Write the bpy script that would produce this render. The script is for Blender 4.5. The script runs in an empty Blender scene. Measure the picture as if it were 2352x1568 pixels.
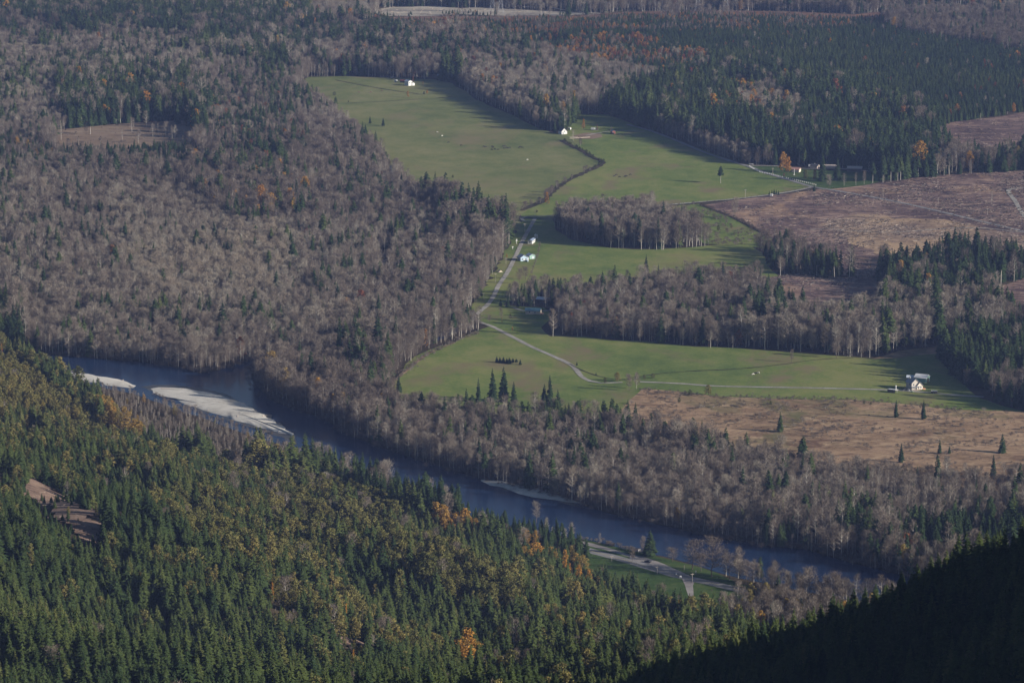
import bpy, bmesh, math, random
import numpy as np
from mathutils import Vector, Matrix

random.seed(7); RNG = np.random.default_rng(7)
R = math.radians
HAZE_D, SKY_S, SUN_S, EXPO = 2.8e-5, .05, 5.0, .8
SC = bpy.context.scene
COL = SC.collection

# ------------------------------------------------------------------ survey
# Plan positions were measured on the photograph (2352 x 1568 survey units) and turned into ground metres.
W, Hh, F = 2352.0, 1568.0, 8500.0
CAM_H = 580.0
PITCH = math.atan(1684.0 / F)
CP, SP = math.cos(PITCH), math.sin(PITCH)

def ray(u, v):
    a = (np.asarray(u, float) - W / 2) / F
    b = (Hh / 2 - np.asarray(v, float)) / F
    return a, CP + b * SP, -SP + b * CP          # x right, y forward, z up (unnormalised)

def gp(u, v, z=0.0):
    dx, dy, dz = ray(u, v)
    t = (z - CAM_H) / dz
    return dx * t, dy * t

def at_y(u, v, y):
    dx, dy, dz = ray(u, v)
    t = y / dy
    return float(dx * t), float(y), float(CAM_H + dz * t)

def project(x, y, z):
    dz = z - CAM_H
    fwd = y * CP - dz * SP
    up = y * SP + dz * CP
    return W / 2 + F * x / fwd, Hh / 2 - F * up / fwd, F / fwd   # u, v, units per metre

def upm(u, v):                       # survey units per metre at a ground point
    x, y = gp(u, v)
    return project(x, y, 0.0)[2]

def inside(poly, px, py):
    px = np.asarray(px); py = np.asarray(py)
    r = np.zeros(px.shape, bool)
    n = len(poly); j = n - 1
    for i in range(n):
        xi, yi = poly[i]; xj, yj = poly[j]
        if yi != yj:
            c = ((yi > py) != (yj > py)) & (px < (xj - xi) * (py - yi) / (yj - yi) + xi)
            r ^= c
        j = i
    return r

# value noise
_T = np.random.default_rng(3).random((256, 256))
def vnoise(x, y, s):
    x = np.asarray(x) / s; y = np.asarray(y) / s
    xi = np.floor(x).astype(int); yi = np.floor(y).astype(int)
    fx = x - xi; fy = y - yi
    fx = fx * fx * (3 - 2 * fx); fy = fy * fy * (3 - 2 * fy)
    g = lambda a, b: _T[a % 256, b % 256]
    return (g(xi, yi) * (1 - fx) + g(xi + 1, yi) * fx) * (1 - fy) + (g(xi, yi + 1) * (1 - fx) + g(xi + 1, yi + 1) * fx) * fy
def fnoise(x, y, s):
    return (vnoise(x, y, s) + .5 * vnoise(x + 91, y + 37, s / 2.1) + .25 * vnoise(x + 13, y + 71, s / 4.3)) / 1.75

# ------------------------------------------------------------------ terrain
TOE_UV = [(-900, 640), (-200, 745), (0, 800), (60, 824), (130, 868), (240, 938), (310, 990), (400, 1045), (500, 1075), (600, 1090), (700, 1110),
          (800, 1145), (900, 1182), (1050, 1215), (1220, 1258), (1330, 1300), (1400, 1345), (1480, 1375), (1600, 1415), (1720, 1450),
          (1850, 1500), (2050, 1570), (2400, 1720)]
TOE = [tuple(map(float, gp(u, v))) for u, v in TOE_UV]

def toe_dist(x, y):
    x = np.asarray(x, float); y = np.asarray(y, float)
    best = np.full(x.shape, 1e18); sgn = np.ones(x.shape)
    for (ax, ay), (bx, by) in zip(TOE[:-1], TOE[1:]):
        ex, ey = bx - ax, by - ay
        t = np.clip(((x - ax) * ex + (y - ay) * ey) / (ex * ex + ey * ey), 0, 1)
        d2 = (x - ax - t * ex) ** 2 + (y - ay - t * ey) ** 2
        s = np.where((x - ax) * ey - (y - ay) * ex > 0, 1.0, -1.0)
        m = d2 < best
        best = np.where(m, d2, best); sgn = np.where(m, s, sgn)
    return np.sqrt(best) * sgn

P0 = at_y(1370, 1618, 1600.0); P1 = at_y(2352, 1296, 1250.0)
GB = -.15
GA = (P1[2] - P0[2] - GB * (P1[1] - P0[1])) / (P1[0] - P0[0])
_cl = math.hypot(P1[0] - P0[0], P1[1] - P0[1])
CN = (-(P1[1] - P0[1]) / _cl, (P1[0] - P0[0]) / _cl)      # unit normal of the crest, pointing away from the camera

def hill_left(x, y):
    d = toe_dist(x, y)
    dd = np.maximum(d, 0)
    z = .27 * dd * (dd / (dd + 25))
    k = np.clip(dd / 160, 0, 1)
    return z + k * (30 * (fnoise(x + 500, y + 900, 190) - .5) + 13 * np.sin((x * .78 - y * .55) / 46.0 + 3 * vnoise(x, y, 180)) + 8.5 * np.sin(dd / 33.0 + 5.0 * fnoise(x + 77, y + 10, 240)) - 3) * .8, d

def hill_right(x, y):
    d = (x - P0[0]) * CN[0] + (y - P0[1]) * CN[1]
    pl = P0[2] + GA * (x - P0[0]) + GB * (y - P0[1])
    pl = np.minimum(pl, 520.0) + 14 * (vnoise(x + 40, y, 90) - .5)
    return np.where(d > 0, pl - 1.0 * d, pl)

def terrain(x, y):
    hl, d = hill_left(x, y)
    hl = np.where(d > 0, hl, 0.0)
    return np.minimum(np.maximum(np.maximum(hl, hill_right(x, y)), 0.0), 545.0)

# ------------------------------------------------------------------ scene helpers
def link(o):
    COL.objects.link(o); return o

def tag(o, label, cat, group=None, kind=None):
    o['label'] = label; o['category'] = cat
    if group: o['group'] = group
    if kind: o['kind'] = kind
    return o

def new_mesh(name, verts, faces, mats, midx=None, smooth=False):
    me = bpy.data.meshes.new(name)
    me.from_pydata([tuple(v) for v in verts], [], faces)
    for m in (mats if isinstance(mats, (list, tuple)) else [mats]): me.materials.append(m)
    if midx is not None: me.polygons.foreach_set('material_index', midx)
    if smooth: me.polygons.foreach_set('use_smooth', [True] * len(me.polygons))
    me.update()
    return me

def mesh_obj(name, me, parent=None, loc=(0, 0, 0)):
    o = bpy.data.objects.new(name, me); link(o)
    o.location = loc
    if parent: o.parent = parent
    return o

def empty(name, loc=(0, 0, 0), rz=0.0, sc=(1, 1, 1)):
    o = bpy.data.objects.new(name, None); link(o)
    o.empty_display_size = .5
    o.location = loc; o.rotation_euler = (0, 0, rz); o.scale = sc
    return o

class MB:
    """collects boxes, prisms and tubes; build() links them as one mesh object"""
    def __init__(s): s.v = []; s.f = []
    def add(s, vs, fs):
        n = len(s.v); s.v += [tuple(p) for p in vs]; s.f += [[i + n for i in f] for f in fs]; return s
    def box(s, x0, x1, y0, y1, z0, z1):
        return s.add([(x0, y0, z0), (x1, y0, z0), (x1, y1, z0), (x0, y1, z0), (x0, y0, z1), (x1, y0, z1), (x1, y1, z1), (x0, y1, z1)],
                     [[3, 2, 1, 0], [4, 5, 6, 7], [0, 1, 5, 4], [1, 2, 6, 5], [2, 3, 7, 6], [3, 0, 4, 7]])
    def prism(s, prof, y0, y1):        # profile in x-z, pushed along y
        n = len(prof)
        vs = [(x, y0, z) for x, z in prof] + [(x, y1, z) for x, z in prof]
        return s.add(vs, [list(range(n))[::-1], list(range(n, 2 * n))] + [[i, (i + 1) % n, n + (i + 1) % n, n + i] for i in range(n)])
    def tube(s, a, b, r0, r1, n=6):
        a = Vector(a); b = Vector(b); d = (b - a).normalized()
        p = d.orthogonal().normalized(); q = d.cross(p)
        vs = [a + (p * math.cos(2 * math.pi * k / n) + q * math.sin(2 * math.pi * k / n)) * r0 for k in range(n)]
        vs += [b + (p * math.cos(2 * math.pi * k / n) + q * math.sin(2 * math.pi * k / n)) * r1 for k in range(n)]
        return s.add(vs, [[k, (k + 1) % n, n + (k + 1) % n, n + k] for k in range(n)] + [list(range(n))[::-1], list(range(n, 2 * n))])
    def mesh(s, name, mat): return new_mesh(name, s.v, s.f, mat)
    def build(s, name, mat, parent=None): return mesh_obj(name, s.mesh(name, mat), parent)

# ------------------------------------------------------------------ materials
def nt(name):
    m = bpy.data.materials.new(name); m.use_nodes = True
    t = m.node_tree; t.nodes.clear()
    out = t.nodes.new('ShaderNodeOutputMaterial')
    return m, t, out

def N(t, typ, **kw):
    n = t.nodes.new(typ)
    for k, v in kw.items():
        if k in n.inputs: n.inputs[k].default_value = v
        else: setattr(n, k, v)
    return n

def ramp(t, fac, stops, interp='LINEAR'):
    r = t.nodes.new('ShaderNodeValToRGB'); r.color_ramp.interpolation = interp
    e = r.color_ramp.elements
    while len(e) < len(stops): e.new(.5)
    for el, (p, c) in zip(e, stops):
        el.position = p; el.color = (*c, 1)
    t.links.new(fac, r.inputs[0]); return r.outputs[0]

def noise(t, scale, detail=4, rough=.55, coord=None, dist=0.0):
    n = t.nodes.new('ShaderNodeTexNoise')
    n.inputs['Scale'].default_value = scale; n.inputs['Detail'].default_value = detail
    n.inputs['Roughness'].default_value = rough; n.inputs['Distortion'].default_value = dist
    if coord is not None: t.links.new(coord, n.inputs['Vector'])
    return n.outputs[0]

def geo_pos(t, scale=(1, 1, 1), rotz=0.0):
    g = t.nodes.new('ShaderNodeNewGeometry')
    m = t.nodes.new('ShaderNodeMapping'); m.inputs['Scale'].default_value = scale; m.inputs['Rotation'].default_value = (0, 0, rotz)
    t.links.new(g.outputs['Position'], m.inputs[0]); return m.outputs[0]

def mix(t, fac, a, b, typ='MIX'):
    m = t.nodes.new('ShaderNodeMix'); m.data_type = 'RGBA'; m.blend_type = typ
    for s, x in ((m.inputs[0], fac), (m.inputs[6], a), (m.inputs[7], b)):
        if isinstance(x, (int, float)): s.default_value = x
        elif isinstance(x, tuple): s.default_value = (*x, 1)
        else: t.links.new(x, s)
    return m.outputs[2]

def mrange(t, val, a, b, c=0.0, d=1.0):
    m = t.nodes.new('ShaderNodeMapRange')
    for i, x in enumerate((a, b, c, d)): m.inputs[i + 1].default_value = x
    t.links.new(val, m.inputs[0]); return m.outputs[0]

def finish(t, out, col, rough=.9, spec=.1, bump=None, bump_d=.3, bump_s=.5):
    b = t.nodes.new('ShaderNodeBsdfPrincipled')
    if isinstance(col, tuple): b.inputs['Base Color'].default_value = (*col, 1)
    else: t.links.new(col, b.inputs['Base Color'])
    b.inputs['Roughness'].default_value = rough
    b.inputs['Specular IOR Level'].default_value = spec
    if bump is not None:
        bn = t.nodes.new('ShaderNodeBump'); bn.inputs['Distance'].default_value = bump_d; bn.inputs['Strength'].default_value = bump_s
        t.links.new(bump, bn.inputs['Height']); t.links.new(bn.outputs[0], b.inputs['Normal'])
    t.links.new(b.outputs[0], out.inputs[0]); return b

def tint_out(t):
    a = t.nodes.new('ShaderNodeAttribute'); a.attribute_type = 'INSTANCER'; a.attribute_name = 'tint'
    return a.outputs['Fac']

def foliage_mat(name, stops, var=.35, nscale=.6, trans=.0):
    m, t, out = nt(name)
    col = ramp(t, tint_out(t), stops)
    tc = t.nodes.new('ShaderNodeTexCoord')
    n = noise(t, nscale, 3, .6, tc.outputs['Object'])
    k = mrange(t, n, .3, .7, 1 - var, 1 + var)
    mm = t.nodes.new('ShaderNodeVectorMath'); mm.operation = 'SCALE'
    t.links.new(col, mm.inputs[0]); t.links.new(k, mm.inputs['Scale'])
    d = t.nodes.new('ShaderNodeBsdfDiffuse'); t.links.new(mm.outputs[0], d.inputs[0])
    if trans:
        tr = t.nodes.new('ShaderNodeBsdfTranslucent'); t.links.new(mm.outputs[0], tr.inputs[0])
        ms = t.nodes.new('ShaderNodeMixShader'); ms.inputs[0].default_value = trans
        t.links.new(d.outputs[0], ms.inputs[1]); t.links.new(tr.outputs[0], ms.inputs[2])
        t.links.new(ms.outputs[0], out.inputs[0])
    else: t.links.new(d.outputs[0], out.inputs[0])
    return m

M = {}
M['needles'] = foliage_mat('conifer_needles', [(0, (.020, .034, .018)), (.4, (.034, .054, .021)), (.8, (.066, .086, .027)), (1, (.10, .104, .036))], .35, .5, .12)
M['twigs'] = foliage_mat('bare_twigs', [(0, (.075, .060, .049)), (.35, (.126, .102, .084)), (.65, (.182, .152, .124)), (.85, (.26, .235, .19)), (1, (.17, .105, .06))], .22, .4)
M['pale_bark'] = foliage_mat('pale_bark', [(0, (.30, .27, .24)), (.6, (.46, .43, .38)), (1, (.5, .47, .40))], .3, .8)
M['bark'] = foliage_mat('brown_bark', [(0, (.085, .065, .05)), (1, (.15, .12, .10))], .3, .8)
M['leaves'] = foliage_mat('autumn_leaves', [(0, (.055, .068, .022)), (.3, (.160, .150, .054)), (.5, (.225, .180, .060)), (.7, (.36, .20, .045)), (.8, (.40, .20, .04)), (.9, (.22, .11, .045)), (1, (.18, .065, .04))], .3, .7, .25)

def ground_mat(name, lo, mid, hi, s1=.006, s2=.05, s3=.5, rot=0.0, stretch=(1, 1, 1), rough=.95, bump=.3, patch=None, streak=None):
    m, t, out = nt(name)
    p = geo_pos(t, stretch, rot)
    a = noise(t, s1, 5, .6, p); b = noise(t, s2, 5, .65, p); c = noise(t, s3, 4, .7, geo_pos(t))
    ad = t.nodes.new('ShaderNodeMath'); ad.operation = 'MULTIPLY_ADD'; ad.inputs[1].default_value = .45
    t.links.new(a, ad.inputs[0])
    a2 = t.nodes.new('ShaderNodeMath'); a2.operation = 'MULTIPLY_ADD'; a2.inputs[1].default_value = .35
    t.links.new(b, a2.inputs[0])
    a3 = t.nodes.new('ShaderNodeMath'); a3.operation = 'MULTIPLY'; a3.inputs[1].default_value = .25
    t.links.new(c, a3.inputs[0]); t.links.new(a3.outputs[0], a2.inputs[2]); t.links.new(a2.outputs[0], ad.inputs[2])
    col = ramp(t, mrange(t, ad.outputs[0], .41, .63), [(0, lo), (.5, mid), (1, hi)])
    if patch:
        pc, ps, p0, p1 = patch
        col = mix(t, mrange(t, noise(t, ps, 6, .65, geo_pos(t, (1, .55, 1)), .4), p0, p1), col, pc)
    if streak:
        sc_, c0, c1, srot = streak
        n1 = noise(t, sc_, 6, .75, geo_pos(t, (.6, 1.15, 1), srot), 1.2); n2 = noise(t, sc_ * .7, 6, .75, geo_pos(t, (.65, 1.1, 1), srot + .6), 1.2)
        col = mix(t, mrange(t, n1, .52, .64, 0, .85), col, c0); col = mix(t, mrange(t, n2, .55, .66, 0, .8), col, c1)
    finish(t, out, col, rough, .05, c if bump else None, bump, .6)
    return m

M['forest_floor'] = ground_mat('forest_floor', (.022, .018, .012), (.045, .034, .022), (.075, .06, .035))
M['grass'] = ground_mat('pasture_grass', (.070, .108, .027), (.124, .160, .040), (.190, .192, .064), .007, .05, .35, .4, (1, .7, 1), patch=((.165, .135, .07), .016, .52, .66))
M['grass_far'] = ground_mat('worn_pasture', (.086, .110, .036), (.136, .152, .052), (.195, .185, .080), .006, .04, .3, -.3, (1, .7, 1), patch=((.175, .15, .075), .014, .53, .68))
M['lawn'] = ground_mat('muted_lawn', (.032, .055, .016), (.045, .080, .020), (.075, .095, .030), .03, .12, .6)  # muted, darker green than the pasture grass
M['meadow'] = ground_mat('tan_meadow', (.12, .078, .045), (.25, .165, .10), (.37, .255, .16), .010, .09, .5, .1, (1, 1.3, 1), patch=((.12, .112, .048), .014, .52, .66), streak=(.05, (.40, .29, .18), (.10, .055, .035), -.1))
M['clearcut'] = ground_mat('clearcut_slash', (.038, .024, .027), (.105, .068, .064), (.27, .185, .145), .012, .085, .7, .2, (1, 1.7, 1), patch=((.34, .22, .13), .010, .55, .67), streak=(.055, (.33, .23, .175), (.036, .024, .026), .15))
M['slash_tan'] = ground_mat('tan_slash', (.075, .05, .045), (.165, .115, .088), (.30, .215, .15), .012, .085, .7, .2, (1, 1.7, 1), patch=((.36, .25, .15), .012, .48, .62), streak=(.055, (.34, .24, .17), (.05, .034, .032), .15))
M['clear_small'] = ground_mat('brown_clearing', (.13, .09, .06), (.20, .145, .10), (.26, .2, .14), .01, .06, .5, .1, (1, 1.5, 1))
M['heath'] = ground_mat('rusty_brush', (.075, .045, .035), (.13, .072, .05), (.2, .13, .085), .01, .06, .5, .1, (1, 1.5, 1))
M['sand'] = ground_mat('pale_gravel_pit', (.16, .14, .12), (.28, .25, .20), (.40, .36, .29), .01, .05, .4, .1, (1, 2, 1), patch=((.12, .09, .07), .02, .58, .7))
M['scree'] = ground_mat('brown_scree', (.085, .058, .045), (.17, .118, .09), (.25, .18, .135), .03, .16, .9, .6, (1, 2, 1))
M['gravel'] = ground_mat('river_gravel', (.31, .29, .26), (.49, .465, .415), (.60, .57, .51), .02, .14, .9, .4, (1, 1.6, 1), patch=((.32, .30, .25), .02, .55, .75))
M['gravel_road'] = ground_mat('gravel_road', (.17, .16, .14), (.26, .245, .22), (.36, .34, .30), .05, .3, 1.2)
M['asphalt'] = ground_mat('worn_asphalt', (.13, .125, .125), (.19, .185, .185), (.25, .24, .235), .03, .2, 1.0, -.7, (1, 3, 1))
M['lot'] = ground_mat('worn_lot', (.15, .135, .13), (.22, .20, .195), (.29, .27, .25), .02, .12, 1.0, -.7, (1, 2, 1))
M['ditch'] = ground_mat('ditch_brush', (.018, .016, .01), (.04, .034, .02), (.08, .06, .035), .03, .15, .8)

def water_mat():
    m, t, out = nt('river_water')
    p = geo_pos(t, (1, 2.5, 1), .75)
    n = noise(t, .9, 4, .6, p)
    big = noise(t, .012, 4, .6, geo_pos(t, (1, 3, 1), .7))
    col = ramp(t, big, [(.3, (.006, .016, .048)), (.7, (.010, .024, .060))])
    b = finish(t, out, col, .16, .10, n, .05, .35)
    b.inputs['IOR'].default_value = 1.33
    return m
M['water'] = water_mat()
M['shoal'] = ground_mat('wet_shoal', (.03, .036, .045), (.05, .05, .052), (.10, .09, .075), .02, .09, .5, .4, (1, 1.6, 1), rough=.3)

def paint(name, c, rough=.6, spec=.3, var=.12, scale=1.5, metal=0.0):
    m, t, out = nt(name)
    tc = t.nodes.new('ShaderNodeTexCoord')
    n = noise(t, scale, 4, .6, tc.outputs['Object'])
    col = ramp(t, n, [(.3, tuple(x * (1 - var) for x in c)), (.7, tuple(min(1, x * (1 + var)) for x in c))])
    b = finish(t, out, col, rough, spec); b.inputs['Metallic'].default_value = metal
    return m
for nm, c in dict(white=(.60, .60, .585), cream=(.6, .52, .42), beige=(.42, .38, .33), green_wall=(.22, .36, .30), grey_roof=(.24, .26, .29), blue_roof=(.20, .25, .34),
                  teal_roof=(.10, .21, .25), dark_roof=(.055, .055, .06), metal_roof=(.48, .53, .58), red_wall=(.20, .06, .045), red_roof=(.36, .20, .17), dark_wall=(.09, .075, .065),
                  glass=(.03, .035, .045), wood=(.24, .18, .13), orange_deck=(.45, .24, .14), black=(.02, .02, .022), grey=(.3, .31, .32), pale_blue=(.38, .5, .6),
                  pole_wood=(.33, .29, .25), steel=(.36, .37, .40), cow=(.022, .017, .014), cow_white=(.62, .6, .55), hide=(.1, .055, .035), slash=(.40, .33, .27), log=(.42, .36, .29), tan_roof=(.42, .35, .30)).items():
    M[nm] = paint(nm, c)
M['bright_roof'] = paint('bright_roof', (.66, .66, .66), .4, .4)

# ------------------------------------------------------------------ polygons of the setting (base positions)
POLY = dict(
 far_pasture=('grass_far', [(690, 186), (712, 178), (800, 175), (900, 179), (1000, 182), (1040, 192), (1062, 206), (1100, 232), (1150, 252), (1200, 274), (1236, 296), (1262, 304), (1290, 309), (1312, 320),
      (1335, 345), (1368, 360), (1384, 372), (1370, 385), (1330, 406), (1290, 426), (1262, 446), (1246, 466), (1212, 482), (1196, 492), (1196, 530), (1150, 522), (1075, 495), (1000, 466), (930, 425), (880, 365), (840, 325), (780, 275), (730, 240), (690, 210)]),
 near_pasture=('grass', [(1313, 320), (1290, 309), (1305, 296), (1330, 262), (1400, 262), (1470, 292), (1540, 316), (1620, 348), (1690, 372), (1760, 388), (1830, 412), (1868, 428), (1800, 443), (1700, 456), (1600, 465), (1500, 474),
      (1480, 500), (1290, 505), (1200, 497), (1196, 492), (1212, 482), (1246, 466), (1262, 446), (1290, 426), (1330, 406), (1370, 385), (1384, 372), (1368, 360), (1335, 345)]),
 side_pasture=('grass', [(1130, 690), (1148, 655), (1168, 625), (1188, 585), (1208, 545), (1226, 503), (1270, 503), (1275, 530), (1320, 553), (1400, 569), (1500, 574), (1600, 568), (1660, 562), (1720, 566), (1745, 580), (1790, 640), (1700, 655),
      (1560, 655), (1500, 665), (1420, 678), (1370, 682), (1290, 676), (1225, 672), (1190, 682), (1165, 694), (1150, 700)]),
 brushy_pasture=('grass', [(1500, 474), (1610, 468), (1680, 500), (1770, 547), (1770, 575), (1720, 567), (1660, 563), (1620, 560), (1600, 535), (1500, 510)]),
 yard_pasture=('grass', [(1096, 735), (1120, 703), (1150, 700), (1190, 704), (1250, 706), (1262, 716), (1258, 736), (1250, 752), (1268, 774), (1280, 772), (1320, 775), (1300, 800), (1200, 790), (1150, 762)]),
 river_pasture=('grass', [(895, 935), (893, 885), (930, 838), (980, 805), (1040, 783), (1090, 763), (1130, 750), (1270, 772), (1340, 772), (1400, 781), (1500, 787), (1600, 797), (1750, 802), (1850, 810), (1920, 818), (2000, 822), (2060, 818), (2140, 800),
      (2180, 850), (2240, 912), (2352, 945), (2500, 960), (2500, 975), (2352, 955), (2200, 945), (2050, 935), (1800, 925), (1600, 915), (1480, 900), (1470, 930), (1430, 985), (1300, 975), (1150, 975), (1000, 965)]),
 tan_meadow=('meadow', [(1475, 893), (1560, 898), (1640, 908), (1800, 914), (1950, 917), (2050, 928), (2200, 938), (2352, 946), (2600, 965), (2600, 1150), (2352, 1135), (2200, 1118), (2000, 1102), (1850, 1085), (1700, 1060), (1560, 1028), (1470, 1005), (1420, 960), (1440, 915)]),
 main_clearcut=('clearcut', [(1612, 472), (1700, 459), (1800, 446), (1880, 434), (1990, 425), (2100, 410), (2200, 401), (2352, 392), (2700, 380), (2700, 640), (2352, 612), (2240, 600), (2150, 610), (2050, 632), (1930, 632), (1860, 590), (1770, 547), (1690, 502)]),
 upper_clearcut=('clearcut', [(2150, 290), (2200, 280), (2290, 268), (2352, 258), (2700, 215), (2700, 350), (2352, 360), (2260, 372), (2200, 360), (2160, 320)]),
 hidden_clearcut=('clearcut', [(1730, 640), (1830, 628), (1900, 640), (2000, 632), (2040, 660), (2020, 720), (1960, 745), (1880, 750), (1800, 710)]),
 edge_clearcut=('clearcut', [(2290, 660), (2352, 640), (2700, 600), (2700, 740), (2352, 745), (2290, 720)]),
 upper_left_clearing=('clear_small', [(125, 300), (200, 292), (300, 284), (430, 276), (445, 300), (440, 342), (330, 350), (200, 352), (130, 350)]),
 gravel_pit=('sand', [(850, 24), (900, 17), (1000, 14), (1060, 20), (1100, 17), (1180, 22), (1300, 27), (1360, 33), (1280, 37), (1150, 37), (1060, 33), (1000, 38), (880, 38)]),
 powerline_clearing=('heath', [(860, 40), (1000, 38), (1150, 37), (1300, 38), (1400, 30), (1600, 24), (1800, 26), (1960, 34), (2150, 15), (2352, 10), (2700, 5), (2700, 30), (2352, 28), (2150, 36), (1980, 46), (1800, 40), (1600, 36), (1450, 40), (1300, 46), (1100, 50), (900, 52)]),
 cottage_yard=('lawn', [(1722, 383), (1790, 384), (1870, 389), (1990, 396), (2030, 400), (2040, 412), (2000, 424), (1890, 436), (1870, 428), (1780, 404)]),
 slash_flat=('slash_tan', [(1890, 512), (1980, 492), (2080, 500), (2200, 512), (2352, 540), (2560, 590), (2560, 640), (2352, 600), (2240, 590), (2150, 600), (2050, 590), (1960, 560)]),
 ridge_meadow=('meadow', [(2000, 824), (2060, 806), (2140, 798), (2165, 788), (2200, 790), (2180, 812), (2060, 822)]),
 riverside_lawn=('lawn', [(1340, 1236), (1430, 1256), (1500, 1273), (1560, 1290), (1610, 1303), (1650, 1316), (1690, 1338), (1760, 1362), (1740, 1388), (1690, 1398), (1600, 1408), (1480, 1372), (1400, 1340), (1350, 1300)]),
)
RIVER = [(-500, 740), (0, 792), (130, 815), (230, 824), (330, 833), (420, 846), (455, 857), (490, 853), (530, 842), (575, 828), (620, 815), (640, 822), (590, 845), (580, 862), (592, 885), (640, 928), (700, 948), (745, 962),
         (792, 996), (850, 1018), (950, 1052), (1050, 1086), (1110, 1102), (1200, 1122), (1290, 1146), (1400, 1178), (1500, 1202), (1560, 1213), (1640, 1236), (1743, 1253), (1850, 1263), (1960, 1293), (2070, 1322), (2300, 1380), (2800, 1500),
         (2800, 1600), (2200, 1440), (1900, 1368), (1700, 1326), (1606, 1302), (1563, 1291), (1520, 1277), (1479, 1272), (1433, 1260), (1349, 1240), (1240, 1222), (1100, 1195), (900, 1140), (760, 1080), (640, 1022), (540, 988), (440, 950), (330, 914), (230, 886), (60, 850), (-500, 800)]
BARS = [[(140, 850), (200, 858), (250, 866), (290, 876), (313, 886), (308, 892), (280, 889), (250, 884), (205, 876), (165, 864)],
        [(338, 893), (360, 889), (395, 890), (440, 896), (500, 906), (555, 924), (610, 952), (650, 980), (676, 1004), (640, 993), (560, 972), (480, 946), (410, 922), (354, 904)],
        [(1102, 1099), (1150, 1104), (1220, 1119), (1280, 1136), (1345, 1159), (1250, 1147), (1180, 1130), (1125, 1112)]]
ROADS = dict(
 farm_lane=('gravel_road', 4.0, [(1229, 502), (1205, 545), (1186, 585), (1166, 625), (1146, 655), (1134, 680), (1120, 700), (1100, 718), (1089, 730), (1100, 739), (1128, 749), (1160, 765), (1220, 796), (1270, 818), (1308, 836), (1324, 850), (1336, 865), (1355, 875), (1380, 880), (1430, 878)]),
 house_lane=('gravel_road', 4.2, [(1470, 877), (1560, 881), (1650, 887), (1800, 890), (1900, 892), (2050, 896), (2110, 900), (2190, 907), (2260, 912)]),
 loop_lane=('gravel_road', 3.0, [(1222, 508), (1205, 508), (1198, 501), (1210, 498), (1250, 497), (1310, 494)]),
 pasture_lane=('gravel_road', 4.5, [(1490, 474), (1600, 465), (1700, 456), (1780, 446), (1830, 438), (1868, 429)]),
 forest_road=('asphalt', 5.0, [(1440, 286), (1500, 303), (1560, 326), (1620, 351), (1680, 371), (1720, 383), (1760, 398), (1820, 416), (1870, 430), (1930, 440), (2050, 462), (2150, 484), (2250, 508), (2352, 532), (2500, 570)]),
 clearcut_track=('gravel_road', 4.5, [(2500, 420), (2352, 432), (2322, 435), (2316, 441), (2330, 460), (2345, 485), (2370, 520)]),
 barn_track=('gravel_road', 3.0, [(1345, 312), (1375, 306), (1405, 302), (1440, 301), (1480, 303)]),
 yard_track=('gravel_road', 3.2, [(1178, 706), (1200, 714), (1240, 716), (1262, 713)]),
 pit_road=('gravel_road', 6.0, [(1200, 16), (1260, 18), (1300, 24), (1380, 32)]),
 slash_track=('gravel_road', 2.5, [(1860, 528), (1900, 527), (1980, 532), (2060, 534), (2150, 527), (2250, 524), (2352, 535)]),
 ridge_track=('gravel_road', 5.0, [(2240, 14), (2262, 10), (2300, 9), (2352, 15)]),
 cottage_drive=('gravel_road', 4.0, [(1720, 381), (1780, 382), (1850, 388), (1920, 388), (1990, 393), (2020, 396)]),
)
HIGHWAY = [(1330, 1258), (1366, 1268), (1445, 1289), (1503, 1307), (1555, 1322), (1589, 1330), (1640, 1341), (1685, 1352), (1743, 1366), (1850, 1392), (2000, 1425), (2300, 1490)]
PULLOUT = [(1335, 1243), (1352, 1246), (1400, 1259), (1438, 1271), (1486, 1280), (1537, 1300), (1572, 1316), (1596, 1328), (1570, 1329), (1530, 1316), (1480, 1302), (1440, 1287), (1448, 1280), (1425, 1273), (1390, 1263), (1345, 1252)]
SIDE_ROAD = [(1566, 1324), (1596, 1330), (1592, 1345), (1594, 1370), (1582, 1370), (1574, 1348)]

def dense(poly, step, jit, closed=True):
    """world outline of a traced region with a naturally ragged edge"""
    pts = [gp(u, v) for u, v in poly]
    out = []
    n = len(pts)
    for i in range(n if closed else n - 1):
        a = pts[i]; b = pts[(i + 1) % n]
        L = math.hypot(b[0] - a[0], b[1] - a[1]); k = max(1, int(L / step))
        for j in range(k):
            t = j / k
            x = a[0] + (b[0] - a[0]) * t; y = a[1] + (b[1] - a[1]) * t
            out.append((float(x + jit * (vnoise(x, y, step * 2.2) - .5) * 2), float(y + jit * 1.6 * (vnoise(x + 77, y + 31, step * 2.2) - .5) * 2)))
    if not closed: out.append((float(pts[-1][0]), float(pts[-1][1])))
    return out

def sheet(name, poly, mat, z, label, cat, step=14, jit=3.0, kind='structure'):
    pts = dense(poly, step, jit)
    me = new_mesh(name, [(x, y, z) for x, y in pts], [list(range(len(pts)))], mat)
    if me.polygons[0].normal.z < 0: me.flip_normals()
    return tag(mesh_obj(name, me), label, cat, kind=kind)

def spline(pts, step):
    P = [Vector(p) for p in pts]; out = []
    for i in range(len(P) - 1):
        p0 = P[max(i - 1, 0)]; p1 = P[i]; p2 = P[i + 1]; p3 = P[min(i + 2, len(P) - 1)]
        k = max(1, int((p2 - p1).length / step))
        for j in range(k):
            t = j / k
            out.append(.5 * ((2 * p1) + (p2 - p0) * t + (2 * p0 - 5 * p1 + 4 * p2 - p3) * t * t + (3 * p1 - p0 - 3 * p2 + p3) * t ** 3))
    out.append(P[-1]); return out

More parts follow.
